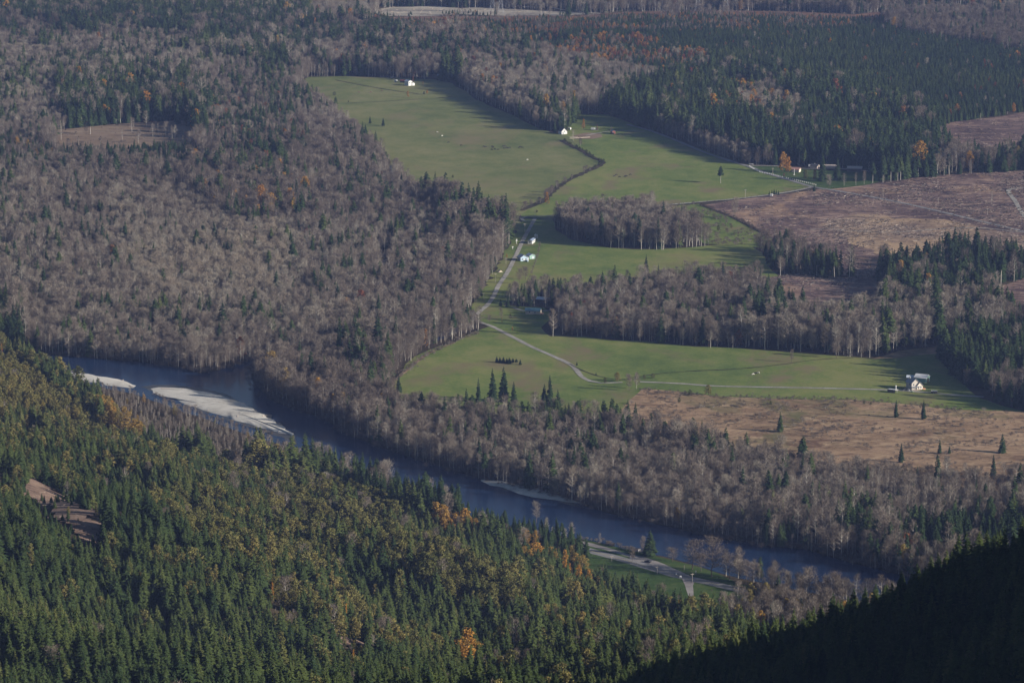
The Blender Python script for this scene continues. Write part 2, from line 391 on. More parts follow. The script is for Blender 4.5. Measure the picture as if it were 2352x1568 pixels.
def ribbon_mesh(name, uv, width, mat, z, wob=.25):
    P = spline([tuple(map(float, gp(u, v))) for u, v in uv], 6.0)
    vs = []; fs = []
    for i, p in enumerate(P):
        d = (P[min(i + 1, len(P) - 1)] - P[max(i - 1, 0)]).normalized(); nrm = Vector((-d.y, d.x))
        w = width / 2 * (1 + wob * (random.random() - .5))
        for s in (-1, 1): vs.append((*(p + nrm * s * w), z))
    for i in range(len(P) - 1): fs.append([2 * i + 1, 2 * i, 2 * i + 2, 2 * i + 3])
    return new_mesh(name, vs, fs, mat)

# ------------------------------------------------------------------ ground sheet
def build_ground():
    xs = np.concatenate([[-7000, -4500, -2500, -1700], np.arange(-1300, 1301, 13), [1700, 2500, 4500, 7000]])
    ys = np.concatenate([[-1500, -600, 0, 400], np.arange(700, 3200, 13), np.arange(3230, 4000, 40), [4300, 4800, 5500, 6500, 8000, 11000]])
    X, Y = np.meshgrid(xs, ys)
    Z = terrain(X, Y)
    nx, ny = len(xs), len(ys)
    co = np.stack([X, Y, Z], -1).reshape(-1, 3)
    idx = np.arange(nx * ny).reshape(ny, nx)
    q = np.stack([idx[:-1, :-1], idx[:-1, 1:], idx[1:, 1:], idx[1:, :-1]], -1).reshape(-1, 4)
    me = new_mesh('ground', co, q.tolist(), M['forest_floor'], smooth=True)
    tag(mesh_obj('ground', me), 'brown forest floor of the valley and the wooded slopes', 'ground', kind='structure')
build_ground()

LAB = dict(far_pasture=('green far pasture with a bite of shadow on its right side', 'field'), near_pasture=('green pasture crossed by a lone tree shadow, left of the white fence', 'field'),
  side_pasture=('narrow green pasture below the clump of pale bare trees', 'field'), brushy_pasture=('rough pasture with dark brush beside the clearcut', 'field'),
  yard_pasture=('small green yard around the teal roofed shed', 'field'), river_pasture=('wide green pasture with a curved gravel lane and a row of small conifers', 'field'),
  tan_meadow=('tan dry meadow below the white roofed farm', 'meadow'), main_clearcut=('large mauve brown clearcut strewn with pale slash', 'clearcut'),
  upper_clearcut=('brown clearcut below the dense conifer plantation at the right edge', 'clearcut'), hidden_clearcut=('small clearcut half shaded among the middle woods', 'clearcut'),
  edge_clearcut=('sliver of brown clearcut at the right edge below the conifers', 'clearcut'), upper_left_clearing=('brown clearing streaked by tree shadows in the upper left woods', 'clearing'),
  gravel_pit=('pale bare gravel ground under the power lines', 'gravel ground'), powerline_clearing=('rust brown brushy strip under the power lines', 'clearing'),
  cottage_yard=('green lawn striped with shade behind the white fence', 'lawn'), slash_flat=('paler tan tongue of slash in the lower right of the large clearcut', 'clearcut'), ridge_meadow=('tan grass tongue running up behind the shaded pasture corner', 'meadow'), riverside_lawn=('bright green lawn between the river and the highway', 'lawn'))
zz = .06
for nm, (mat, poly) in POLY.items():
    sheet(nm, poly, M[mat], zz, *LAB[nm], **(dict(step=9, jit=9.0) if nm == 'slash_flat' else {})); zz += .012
# river with gravel bars
sheet('river', RIVER, M['water'], .10, 'dark blue river bending across the valley floor', 'river', 12, 2.0)
SLOUGH = [[(890, 385), (898, 380), (905, 402), (906, 425), (915, 445), (906, 447), (896, 425)], [(868, 585), (900, 575), (905, 600), (888, 625), (900, 655), (884, 660), (872, 630)], [(1010, 765), (1050, 752), (1085, 742), (1078, 752), (1040, 765), (1000, 785)]]
for k, pl in enumerate(SLOUGH):
    sheet('slough', pl, M['water'], .11, ('thin dark slough beside the far pasture', 'dark slough among the grey bare woods left of the farm lane', 'slough hidden in the bare trees beside the bend of the lane')[k], 'water', 12, 1.5)

for k, pl in list(enumerate(BARS))[1:]:
    cu = sum(p[0] for p in pl) / len(pl); cv = sum(p[1] for p in pl) / len(pl)
    sheet('shallows', [(cu + (u - cu) * 1.05 + 4, cv + (v - cv) * 1.18) for u, v in pl], M['shoal'], .125, 'brown wet shallows edging ' + ('the small gravel bar', 'the long gravel bar', 'the thin gravel strip')[k], 'shallows', 7, 4.0)
BAR_LAB = ['small pale gravel bar near the left end of the river', 'long bright gravel bar in the middle of the river', 'thin gravel strip along the far bank of the river']
for k, pl in enumerate(BARS):
    pts = dense(pl, 5, 2.6)
    cx = sum(p[0] for p in pts) / len(pts); cy = sum(p[1] for p in pts) / len(pts)
    vs = []; n = len(pts)
    rings = [(1.0, .08), (.93, .35), (.8, .7), (.5, 1.0), (.2, 1.1)]
    for s, h in rings:
        for x, y in pts:
            X = cx + (x - cx) * s; Y = cy + (y - cy) * s
            vs.append((X, Y, h * (.8 + .5 * float(vnoise(X, Y, 14)))))
    fs = [[r * n + i, r * n + (i + 1) % n, (r + 1) * n + (i + 1) % n, (r + 1) * n + i] for r in range(len(rings) - 1) for i in range(n)]
    fs.append([(len(rings) - 1) * n + i for i in range(n)])
    me = new_mesh('gravel_bar', vs, fs, M['gravel'], smooth=True)
    bm = bmesh.new(); bm.from_mesh(me); bmesh.ops.recalc_face_normals(bm, faces=bm.faces); bm.to_mesh(me); bm.free()
    if me.polygons[-1].normal.z < 0: me.flip_normals()
    tag(mesh_obj('gravel_bar', me), BAR_LAB[k], 'gravel bar', kind='structure')

ROAD_LAB = dict(farm_lane='pale gravel lane winding through the pastures to the river field', house_lane='gravel lane running level to the white roofed farm', loop_lane='thin loop track at the upper end of the farm lane',
  pasture_lane='pale lane along the lower edge of the upper pasture', forest_road='paved road along the conifer edge and through the clearcut', clearcut_track='pale gravel track at the right edge of the clearcut',
  barn_track='dirt track to the white gabled barn', yard_track='gravel track above the teal roofed shed', pit_road='road above the bare gravel ground', slash_track='faint track across the lower clearcut', ridge_track='pale track at the top right corner', cottage_drive='gravel drive behind the white fence')
for nm, (mat, w, uv) in ROADS.items():
    tag(mesh_obj(nm, ribbon_mesh(nm, uv, w, M[mat], zz)), ROAD_LAB[nm], 'road', kind='structure'); zz += .01
sheet('paved_lot', PULLOUT, M['lot'], .30, 'wide worn paved pull-out beside the river road', 'paved lot', 5, .6)
sheet('side_road', SIDE_ROAD, M['lot'], .305, 'grey side road coming down to the highway', 'road', 5, .6)
tag(mesh_obj('highway', ribbon_mesh('highway', HIGHWAY, 9.0, M['asphalt'], .32, .05)), 'grey two lane highway along the near river bank', 'road', kind='structure')
tag(mesh_obj('lane_verge', ribbon_mesh('lane_verge', ROADS['farm_lane'][2][:10], 24.0, M['grass'], .052, .5)), 'grassy verge along the upper farm lane', 'verge', kind='structure')
tag(mesh_obj('road_marking', ribbon_mesh('road_marking', HIGHWAY, .22, paint('road_yellow', (.5, .38, .08)), .33, 0)), 'faded yellow centre line of the highway', 'road marking', kind='structure')
# scree on the slope follows the terrain
SCREE = [[(42, 1098), (70, 1096), (100, 1106), (150, 1138), (215, 1178), (240, 1210), (236, 1240), (200, 1245), (160, 1222), (110, 1180), (70, 1145)], [(735, 1454), (790, 1460), (850, 1482), (845, 1494), (790, 1482), (750, 1470)]]
def slope_point(u, v):
    """first hit of the sight line on the terrain"""
    dx, dy, dz = (float(q) for q in ray(u, v))
    ys = np.arange(700, 3100, 4.0); t = ys / dy
    z = CAM_H + dz * t
    g = terrain(dx * t, ys) - z
    k = np.argmax(g > 0)
    if not (g > 0).any():
        x, y = gp(u, v); return float(x), float(y), 0.0
    f = g[k - 1] / (g[k - 1] - g[k]); y = ys[k - 1] + 4 * f
    x = dx * y / dy; return float(x), float(y), float(terrain(np.array([x]), np.array([y]))[0])
for k, pl in enumerate(SCREE):
    W3 = [slope_point(u, v)[:2] for u, v in pl]
    x0, x1 = min(p[0] for p in W3), max(p[0] for p in W3); y0, y1 = min(p[1] for p in W3), max(p[1] for p in W3)
    gx, gy = np.meshgrid(np.arange(x0, x1, 3.0), np.arange(y0, y1, 3.0))
    ok = inside(W3, gx + 14 * (vnoise(gx, gy, 11) - .5), gy + 18 * (vnoise(gx + 50, gy, 11) - .5))
    gz = terrain(gx, gy) + .35 + .3 * vnoise(gx, gy, 14)
    idm = np.arange(gx.size).reshape(gx.shape); fs = []
    for i in range(gx.shape[0] - 1):
        for j in range(gx.shape[1] - 1):
            if ok[i, j] and ok[i + 1, j] and ok[i, j + 1] and ok[i + 1, j + 1]: fs.append([int(idm[i, j]), int(idm[i, j + 1]), int(idm[i + 1, j + 1]), int(idm[i + 1, j])])
    me = new_mesh('scree', np.stack([gx, gy, gz], -1).reshape(-1, 3), fs, M['scree'])
    bm = bmesh.new(); bm.from_mesh(me); bmesh.ops.delete(bm, geom=[v for v in bm.verts if not v.link_faces], context='VERTS'); bm.to_mesh(me); bm.free()
    tag(mesh_obj('scree_patch', me), ['brown scree patch without trees on the left slope', 'small reddish bare patch low on the slope'][k], 'scree', kind='structure')

# ------------------------------------------------------------------ tree meshes
def conifer_geo(seed, h=20.0, rad=3.1, z0=.10, layers=40, nb=8, ragged=.25, power=.85, droop=.35):
    r = random.Random(seed); v = []; f = []
    for i in range(layers):
        t = (i + r.random() * .8) / layers
        z = h * (z0 + (1 - z0) * t)
        env = rad * ((1 - t) ** power) * (1 if t > .12 else .62 + 3.1 * t)
        for k in range(max(4, int(nb * (1 - .45 * t)))):
            if r.random() < .10: continue
            L = env * (1 - ragged + 2 * ragged * r.random()) + .18
            az = r.random() * 2 * math.pi; c, s = math.cos(az), math.sin(az)
            dr = droop * (.5 + (1 - t)) * L * (.7 + .6 * r.random()); w = .26 * L + .22
            b = (0, 0, z + .15 * L); tip = (L * c, L * s, z - dr)
            mx, my, mz = .52 * L * c, .52 * L * s, z - dr * .35
            n = len(v)
            v += [b, (mx - s * w, my + c * w, mz - .30 * w - .1), tip, (mx + s * w, my - c * w, mz - .30 * w - .1), (mx * 1.15, my * 1.15, mz - .75 * w - .15)]
            f += [[n, n + 1, n + 2], [n, n + 2, n + 3], [n, n + 4, n + 2]]
    n = len(v)                                   # leader shoot
    v += [(-.12, 0, h * .95), (.12, 0, h * .95), (0, .1, h * .95), (0, 0, h * 1.03)]; f += [[n, n + 1, n + 3], [n + 1, n + 2, n + 3], [n + 2, n, n + 3]]
    t_ = MB().tube((0, 0, -1.5), (0, 0, h * .92), h * .014, .05, 5)
    return v, f, t_.v, t_.f

def bare_geo(seed, h=20.0, rad=3.4, z0=.35, limbs=20, twigs=26, top=.98, lean=.3, tw=.055, fork=False):
    r = random.Random(seed); v = []; f = []; T = MB()
    path = [Vector((0, 0, -1.2))]
    for i in range(1, 6): path.append(Vector(((r.random() - .5) * lean * 2 * i / 3, (r.random() - .5) * lean * 2 * i / 3, h * .93 * i / 5)))
    rr = [h * .0125 * (1 - .17 * i) for i in range(6)]; rr[5] = .04
    for i in range(5): T.tube(path[i], path[i + 1], rr[i], rr[i + 1], 5)
    def on(t):
        q = max(0, min(4.999, t * 5)); i = int(q); return path[i].lerp(path[i + 1], q - i)
    for k in range(limbs):
        t = z0 + (1 - z0) * ((k + r.random()) / limbs) * .97
        a = on(t); az = k * 2.4 + r.random() * .8
        tt = (t - z0) / (1 - z0)
        env = rad * (math.sin(math.pi * min(1, .16 + .84 * tt) ** .85) ** .6 if not fork else math.sin(math.pi * (.12 + .86 * tt)) ** .5)
        L = env * (.75 + .45 * r.random())
        el = .55 + .45 * tt + .3 * (r.random() - .5)
        d = Vector((math.cos(az), math.sin(az), math.tan(el) * .9)).normalized()
        b = a + d * L * 1.25; b.z = min(b.z, h * (1.0 + .03 * r.random()))
        T.tube(a, b, .035 + .055 * (1 - tt), .02, 3)
        for q in range(twigs):
            s = .25 + .8 * r.random()
            p = a.lerp(b, s) + Vector((r.gauss(0, 1), r.gauss(0, 1), r.gauss(0, .8))) * (.16 * rad)
            dd = (d + Vector((r.gauss(0, .7), r.gauss(0, .7), r.gauss(.35, .5)))).normalized()
            e = p + dd * (.8 + 1.1 * r.random())
            sd = dd.cross(Vector((r.gauss(0, 1), r.gauss(0, 1), r.gauss(0, 1)))).normalized() * tw * (.7 + .7 * r.random())
            n = len(v); v += [p - sd, p + sd, e + sd * .3]; f += [[n, n + 1, n + 2]]
    return v, f, T.v, T.f

def leafy_geo(seed, h=16.0, rad=4.0, z0=.25, clumps=26, per=44, leaf=.34, narrow=False):
    r = random.Random(seed); v = []; f = []; T = MB()
    T.tube((0, 0, -1.2), (.2, .1, h * .45), h * .014, h * .009, 6); T.tube((.2, .1, h * .45), (0, .2, h * .9), h * .009, .04, 5)
    for k in range(clumps):
        t = (k + r.random()) / clumps
        z = h * (z0 + (1 - z0) * t * .95)
        env = rad * (math.sin(math.pi * min(.98, .2 + .8 * t)) ** .6 if not narrow else (1 - t) ** .7 + .1)
        az = k * 2.399 + r.random(); q = env * math.sqrt(r.random()) * .8
        c = Vector((q * math.cos(az), q * math.sin(az), z)); cr = (.26 + .16 * r.random()) * rad * (.75 if narrow else 1)
        T.tube((0, 0, max(h * .2, z - q * .8 - .5)), c, .07, .025, 3)
        for _ in range(per):
            d = Vector((r.gauss(0, 1), r.gauss(0, 1), r.gauss(.15, 1))).normalized()
            p = c + Vector((d.x * cr, d.y * cr, d.z * cr * .8)) * (.55 + .5 * r.random())
            nn = (d + Vector((r.gauss(0, .6), r.gauss(0, .6), r.gauss(0, .6)))).normalized()
            a = nn.orthogonal().normalized() * leaf * (.6 + .8 * r.random()); b = nn.cross(a).normalized() * leaf * (.5 + .6 * r.random())
            n = len(v); v += [p - a, p + b, p + a, p - b]; f += [[n, n + 1, n + 2, n + 3]]
    return v, f, T.v, T.f

PROTO = {}
def proto(key, geo, fol, bark):
    v, f, tv, tf = geo
    nv = len(v)
    full = new_mesh('full_' + key, v + [tuple(p) for p in tv], [list(x) for x in f] + [[i + nv for i in x] for x in tf], [M[fol], M[bark]], [0] * len(f) + [1] * len(tf))
    PROTO[key] = dict(full=full, crown=new_mesh('crown', v, f, M[fol]), trunk=new_mesh('trunk', tv, tf, M[bark]))
KIND = {'conifer': [], 'bare': [], 'leafy': []}
def kp(kind, key, geo, fol, bark): proto(key, geo, fol, bark); KIND[kind].append(key)
for i in range(5): kp('conifer', f'conifer_{i}', conifer_geo(10 + i, 20, 3.3 + .32 * i, .06 + .03 * (i % 3), 42, 8, .24 + .03 * i), 'needles', 'bark')
for i in range(2): kp('conifer', f'conifer_{5+i}', conifer_geo(30 + i, 20, 3.0 + .4 * i, .34 + .15 * i, 30, 8, .34, .55), 'needles', 'pale_bark' if i else 'bark')
for i in range(4): kp('bare', f'bare_{i}', bare_geo(50 + i, 20, 2.5 + .35 * i, .42 - .05 * i, 22, 30, tw=.06), 'twigs', 'pale_bark')
for i in range(3): kp('bare', f'bare_{4+i}', bare_geo(70 + i, 20, 3.7 + .4 * i, .24, 32, 46, lean=.7, tw=.07, fork=True), 'twigs', 'bark' if i else 'pale_bark')
for i in range(4): kp('leafy', f'leafy_{i}', leafy_geo(90 + i, 16, 3.2 + .5 * i, .16, 26, 46), 'leaves', 'bark')
kp('leafy', 'leafy_4', leafy_geo(99, 16, 2.4, .1, 26, 46, .32, True), 'leaves', 'bark')
HREF = {'conifer': 20.0, 'bare': 20.0, 'leafy': 16.0}

# ------------------------------------------------------------------ where the trees stand
# what grows where, by the middle of the crown: (outline, conifer share, bare share, leafy share, height m, spread, leafy tint, bare tint, density)
ZV = [
 ([(-600, -200), (3000, -200), (3000, 1700), (-600, 1700)], .085, .912, .003, 15.5, .32, .95, .47, .95),
 ([(-600, 50), (300, 80), (560, 120), (720, 90), (730, 200), (640, 300), (480, 240), (130, 180), (0, 300), (-600, 320)], .22, .775, .005, 18, .3, .95, .42, .9),
 ([(-600, -100), (700, -100), (720, 90), (640, 130), (560, 120), (430, 92), (300, 78), (200, 85), (100, 62), (-600, 50)], .86, .13, .01, 26, .25, .6, .4, .8),
 ([(420, 60), (560, 50), (700, 60), (715, 110), (690, 165), (600, 165), (480, 130)], .82, .17, .01, 26, .25, .6, .4, .8),
 ([(130, 170), (240, 150), (330, 195), (430, 185), (485, 225), (475, 300), (430, 300), (400, 262), (330, 272), (230, 272), (160, 285), (130, 240)], .88, .11, .01, 26, .25, .7, .4, .8),
 ([(-100, 300), (60, 310), (130, 325), (430, 318), (480, 370), (460, 400), (330, 372), (200, 352), (60, 385), (-100, 385)], .72, .27, .01, 12, .3, .6, .35, .8),
 ([(480, 240), (560, 230), (700, 300), (720, 360), (620, 380), (500, 370)], .36, .57, .07, 16, .3, .93, .45, .95),
 ([(700, 60), (900, 50), (1050, 60), (1250, 130), (1230, 180), (1040, 180), (820, 170), (720, 150)], .38, .60, .02, 22, .3, .84, .45, .75),
 ([(860, 58), (1050, 52), (1350, 45), (1480, 60), (1650, 130), (1550, 150), (1350, 135), (1150, 95), (900, 72)], .66, .20, .14, 10, .3, .88, .4, 1.0),
 ([(1250, 40), (1600, 42), (2000, 50), (2100, 72), (2352, 112), (2700, 150), (2700, 240), (2352, 248), (2280, 258), (2150, 275), (1980, 250), (1750, 190), (1500, 140), (1300, 80)], .985, .008, .007, 13, .2, .88, .4, 1.0),
 ([(1280, 75), (1460, 80), (1620, 120), (1640, 150), (1560, 175), (1430, 160), (1300, 130)], .70, .12, .18, 12.5, .28, .88, .45, 1.0),
 ([(2030, 40), (2352, 40), (2700, 40), (2700, 140), (2352, 112), (2200, 85), (2060, 65)], .08, .9, .02, 16, .25, .6, .25, .9),
 ([(1040, 130), (1200, 130), (1350, 170), (1480, 215), (1440, 240), (1330, 260), (1240, 250), (1080, 190)], .18, .80, .02, 21, .25, .84, .5, .8),
 ([(1380, 235), (1450, 200), (1600, 165), (1900, 185), (2150, 270), (2160, 330), (2150, 400), (2050, 405), (1880, 385), (1750, 355), (1600, 310), (1500, 280), (1380, 255)], .965, .03, .005, 26, .25, .8, .4, .8),
 ([(1690, 215), (1760, 205), (1840, 235), (1840, 275), (1760, 280), (1700, 255)], .2, .7, .1, 20, .25, .75, .55, .8),
 ([(1640, 190), (1720, 185), (1730, 210), (1660, 212)], .35, .05, .6, 15, .25, .8, .55, .9),
 ([(2150, 300), (2352, 310), (2700, 310), (2700, 400), (2352, 395), (2180, 392)], .55, .44, .01, 21, .25, .6, .4, .6),
 ([(1235, 240), (1325, 240), (1330, 290), (1240, 295)], .85, .13, .02, 24, .25, .6, .4, .8),
 ([(1270, 455), (1400, 455), (1500, 462), (1620, 490), (1610, 575), (1270, 575)], .03, .97, 0, 21, .15, .6, .56, 1.0),
 ([(250, 430), (640, 430), (690, 560), (660, 700), (350, 700), (250, 560)], .04, .96, 0, 15.5, .28, .6, .66, .97),
 ([(430, 370), (700, 390), (720, 500), (560, 520), (430, 440)], .2, .76, .04, 20, .25, .72, .42, .85),
 ([(1000, 440), (1120, 440), (1190, 500), (1160, 560), (1020, 560)], .28, .72, 0, 23, .25, .6, .42, .8),
 ([(1740, 560), (1880, 545), (1900, 590), (2000, 590), (2100, 560), (2180, 540), (2352, 575), (2700, 590), (2700, 620), (2352, 625), (2290, 640), (2285, 700), (2180, 740), (2050, 725), (2040, 650), (1980, 625), (1860, 645), (1840, 600), (1750, 590)], .86, .135, .005, 22, .3, .6, .4, .75),
 ([(1700, 700), (2300, 690), (2300, 800), (1900, 790), (1700, 780)], .17, .83, 0, 23, .25, .6, .45, .75),
 ([(1735, 510), (1880, 535), (1890, 610), (1740, 600)], .5, .49, .01, 16, .35, .9, .4, .6),
 ([(2140, 800), (2200, 760), (2352, 745), (2700, 740), (2700, 880), (2352, 868), (2250, 872), (2180, 835)], .95, .045, .005, 23, .22, .5, .4, .9),
 ([(2180, 850), (2352, 860), (2700, 870), (2700, 960), (2352, 935), (2240, 905)], .6, .4, 0, 18, .3, .5, .35, .85),
 ([(900, 830), (1250, 870), (1450, 900), (1700, 990), (1650, 1060), (1400, 1010), (1050, 930), (900, 890)], .54, .455, .005, 19, .3, .6, .42, .75),
 ([(1700, 1120), (1900, 1140), (2100, 1190), (2352, 1180), (2700, 1180), (2700, 1300), (2300, 1300), (1980, 1230), (1750, 1220)], .56, .44, 0, 20, .3, .6, .5, .75),
 ([(-300, 690), (60, 700), (70, 800), (-300, 800)], .75, .25, 0, 24, .25, .6, .4, .8),
 ([(770, 765), (900, 780), (900, 860), (790, 840)], .42, .58, 0, 20, .3, .6, .4, .8),
 ([(585, 840), (700, 830), (780, 860), (900, 920), (860, 1000), (700, 940), (600, 880)], .03, .95, .02, 20, .22, .6, .36, .95),
 ([(1280, 1130), (1500, 1150), (1720, 1210), (1760, 1245), (1500, 1195), (1320, 1160)], .01, .96, .03, 13, .3, .5, .30, 1.0),
 ([(1600, 1240), (2400, 1290), (2400, 1560), (1600, 1500)], .05, .85, .10, 15, .3, .5, .52, 1.0),
 ([(-600, 745), (60, 800), (230, 846), (330, 874), (440, 908), (540, 946), (640, 982), (720, 1012), (720, 1400), (-600, 1400)], .03, .93, .04, 5.5, .3, .5, .36, 1.0),
 ([(700, 1030), (760, 1052), (900, 1112), (1100, 1167), (1240, 1194), (1345, 1215), (1345, 1400), (640, 1300)], .95, .04, .01, 20, .22, .5, .45, .9),
 ([(1060, 1100), (1100, 1140), (1240, 1170), (1345, 1195), (1345, 1400), (1060, 1400)], .90, .08, .02, 11, .25, .5, .5, .85),
 ([(1345, 1210), (1640, 1270), (1640, 1420), (1345, 1400)], .05, .9, .05, 3, .4, .5, .5, .3),
 ([(1120, 600), (1300, 615), (1310, 715), (1130, 715)], .28, .72, 0, 13, .3, .6, .45, .9),
 ([(840, 22), (2010, 22), (2060, 50), (2000, 62), (1500, 70), (850, 66)], .72, .18, .10, 7.5, .3, .88, .35, 1.0),
 ([(-600, -200), (3000, -200), (3000, 8), (-600, 8)], .45, .53, .02, 22, .3, .75, .4, .7),
]
ZH = [
 ([(-900, 0), (3000, 0), (3000, 2200), (-900, 2200)], .94, .005, .055, 13.5, .42, .28, .45, 1.0),
 ([(-600, 600), (0, 780), (420, 1000), (900, 1140), (1300, 1260), (1350, 1330), (900, 1260), (450, 1180), (-600, 1180)], .90, .01, .09, 11.5, .36, .30, .45, 1.0),
 ([(-600, 600), (0, 790), (90, 825), (150, 880), (230, 930), (330, 960), (330, 1015), (220, 1005), (150, 965), (0, 950), (-600, 900)], .03, .03, .94, 10.5, .25, .30, .45, 1.0),
 ([(60, 775), (150, 822), (240, 890), (310, 945), (290, 985), (200, 945), (120, 890), (40, 815), (-300, 720), (-300, 680)], .93, 0, .07, 17, .25, .25, .45, 1.0),
 ([(225, 930), (300, 930), (340, 975), (320, 1010), (250, 1000)], .05, 0, .95, 13, .2, .54, .45, 1.0),
 ([(900, 1000), (1120, 1060), (1260, 1130), (1420, 1230), (1440, 1400), (1330, 1350), (1200, 1290), (1100, 1215), (900, 1180)], .93, .02, .05, 18, .25, .62, .45, .85),
 ([(1130, 1080), (1260, 1130), (1420, 1230), (1440, 1400), (1330, 1350), (1200, 1290), (1130, 1230)], .90, .03, .07, 12.5, .25, .62, .45, .85),
 ([(370, 940), (620, 1000), (900, 1060), (940, 1080), (940, 1180), (900, 1175), (620, 1115), (480, 1080), (380, 1020)], .97, .01, .02, 25, .22, .5, .45, .85),
 ([(370, 1040), (470, 1065), (620, 1112), (860, 1128), (910, 1195), (640, 1190), (480, 1150), (380, 1110)], .10, .09, .81, 13.5, .3, .25, .4, 1.0),
 ([(620, 1160), (860, 1195), (1000, 1258), (1200, 1355), (1220, 1415), (1140, 1420), (950, 1345), (820, 1285), (620, 1230)], .10, .05, .85, 13.5, .3, .24, .4, 1.0),
 ([(340, 1125), (500, 1175), (640, 1240), (770, 1275), (790, 1345), (620, 1320), (470, 1250), (340, 1190)], .20, .05, .75, 13, .3, .25, .4, 1.0),
 ([(0, 960), (330, 1020), (600, 1130), (640, 1180), (420, 1130), (200, 1060), (0, 1040)], .78, .01, .21, 13, .3, .30, .45, 1.0),
 ([(980, 1165), (1080, 1165), (1110, 1215), (1010, 1215)], .50, .2, .30, 14, .3, .62, .45, .9),
 ([(1190, 1200), (1260, 1215), (1250, 1260), (1190, 1245)], .6, .15, .25, 14, .3, .62, .45, .9),
 ([(1280, 1270), (1390, 1290), (1400, 1345), (1330, 1350), (1280, 1320)], .55, .15, .30, 12, .3, .62, .45, .9),
 ([(200, 1230), (330, 1260), (480, 1340), (620, 1440), (560, 1450), (420, 1390), (260, 1310)], .84, .01, .15, 13, .3, .3, .45, 1.0),
 ([(620, 1350), (780, 1360), (920, 1460), (900, 1535), (770, 1490), (630, 1430)], .22, .16, .62, 12.5, .3, .32, .45, .95),
 ([(-300, 1255), (330, 1275), (560, 1400), (700, 1480), (1000, 1568), (1100, 1900), (-300, 2000)], .985, .005, .01, 14.5, .3, .3, .45, 1.0),
 ([(1120, 1420), (1300, 1400), (1550, 1410), (1750, 1450), (1500, 1700), (1100, 1700)], .95, .02, .03, 16, .3, .4, .45, 1.0),
 ([(1500, 1320), (1760, 1370), (1800, 1440), (1500, 1390)], .72, .2, .08, 14, .3, .4, .5, .9),
]

ROAD_CLEAR = [(uv, w / 2 + (9.0 if nm == 'farm_lane' else 2.5)) for nm, (mat, w, uv) in ROADS.items()] + [(HIGHWAY, 8.0)]
def near_line(x, y, uv, r):
    P = [tuple(map(float, gp(u, v))) for u, v in uv]
    m = np.zeros(x.shape, bool)
    for (ax, ay), (bx, by) in zip(P[:-1], P[1:]):
        ex, ey = bx - ax, by - ay; L2 = ex * ex + ey * ey + 1e-9
        t = np.clip(((x - ax) * ex + (y - ay) * ey) / L2, 0, 1)
        m |= (x - ax - t * ex) ** 2 + (y - ay - t * ey) ** 2 < r * r
    return m

SEAMS = [[(1480, 455), (1890, 420), (1890, 452), (1480, 490)], [(1440, 868), (2270, 893), (2270, 935), (1440, 912)], [(1190, 480), (1310, 480), (1310, 520), (1190, 512)], [(1600, 465), (1790, 548), (1770, 575), (1590, 500)],
 [(1085, 706), (1180, 704), (1275, 704), (1290, 785), (1120, 765)], [(1710, 378), (1870, 384), (1960, 388), (1990, 400), (1960, 430), (1880, 436), (1780, 402)]]
SPOTS_CLEAR = []; SLOPE_SPOTS = []     # (x, y, radius) kept free of wild trees, filled in by buildings below

def grid_points(g, y0, y1, wide=.178):
    ys = np.arange(y0, y1, g); out = []
    for y in ys:
        half = y * wide + 40
        xs = np.arange(-half, half, g)
        out.append(np.stack([xs, np.full(xs.shape, y)], -1))
    p = np.concatenate(out)
    return p + (RNG.random(p.shape) - .5) * g * .95

def zones(Z, u, v):
    zi = np.zeros(u.shape, int)
    for k, z in enumerate(Z):
        zi = np.where(inside(z[0], u, v), k, zi)
    return zi

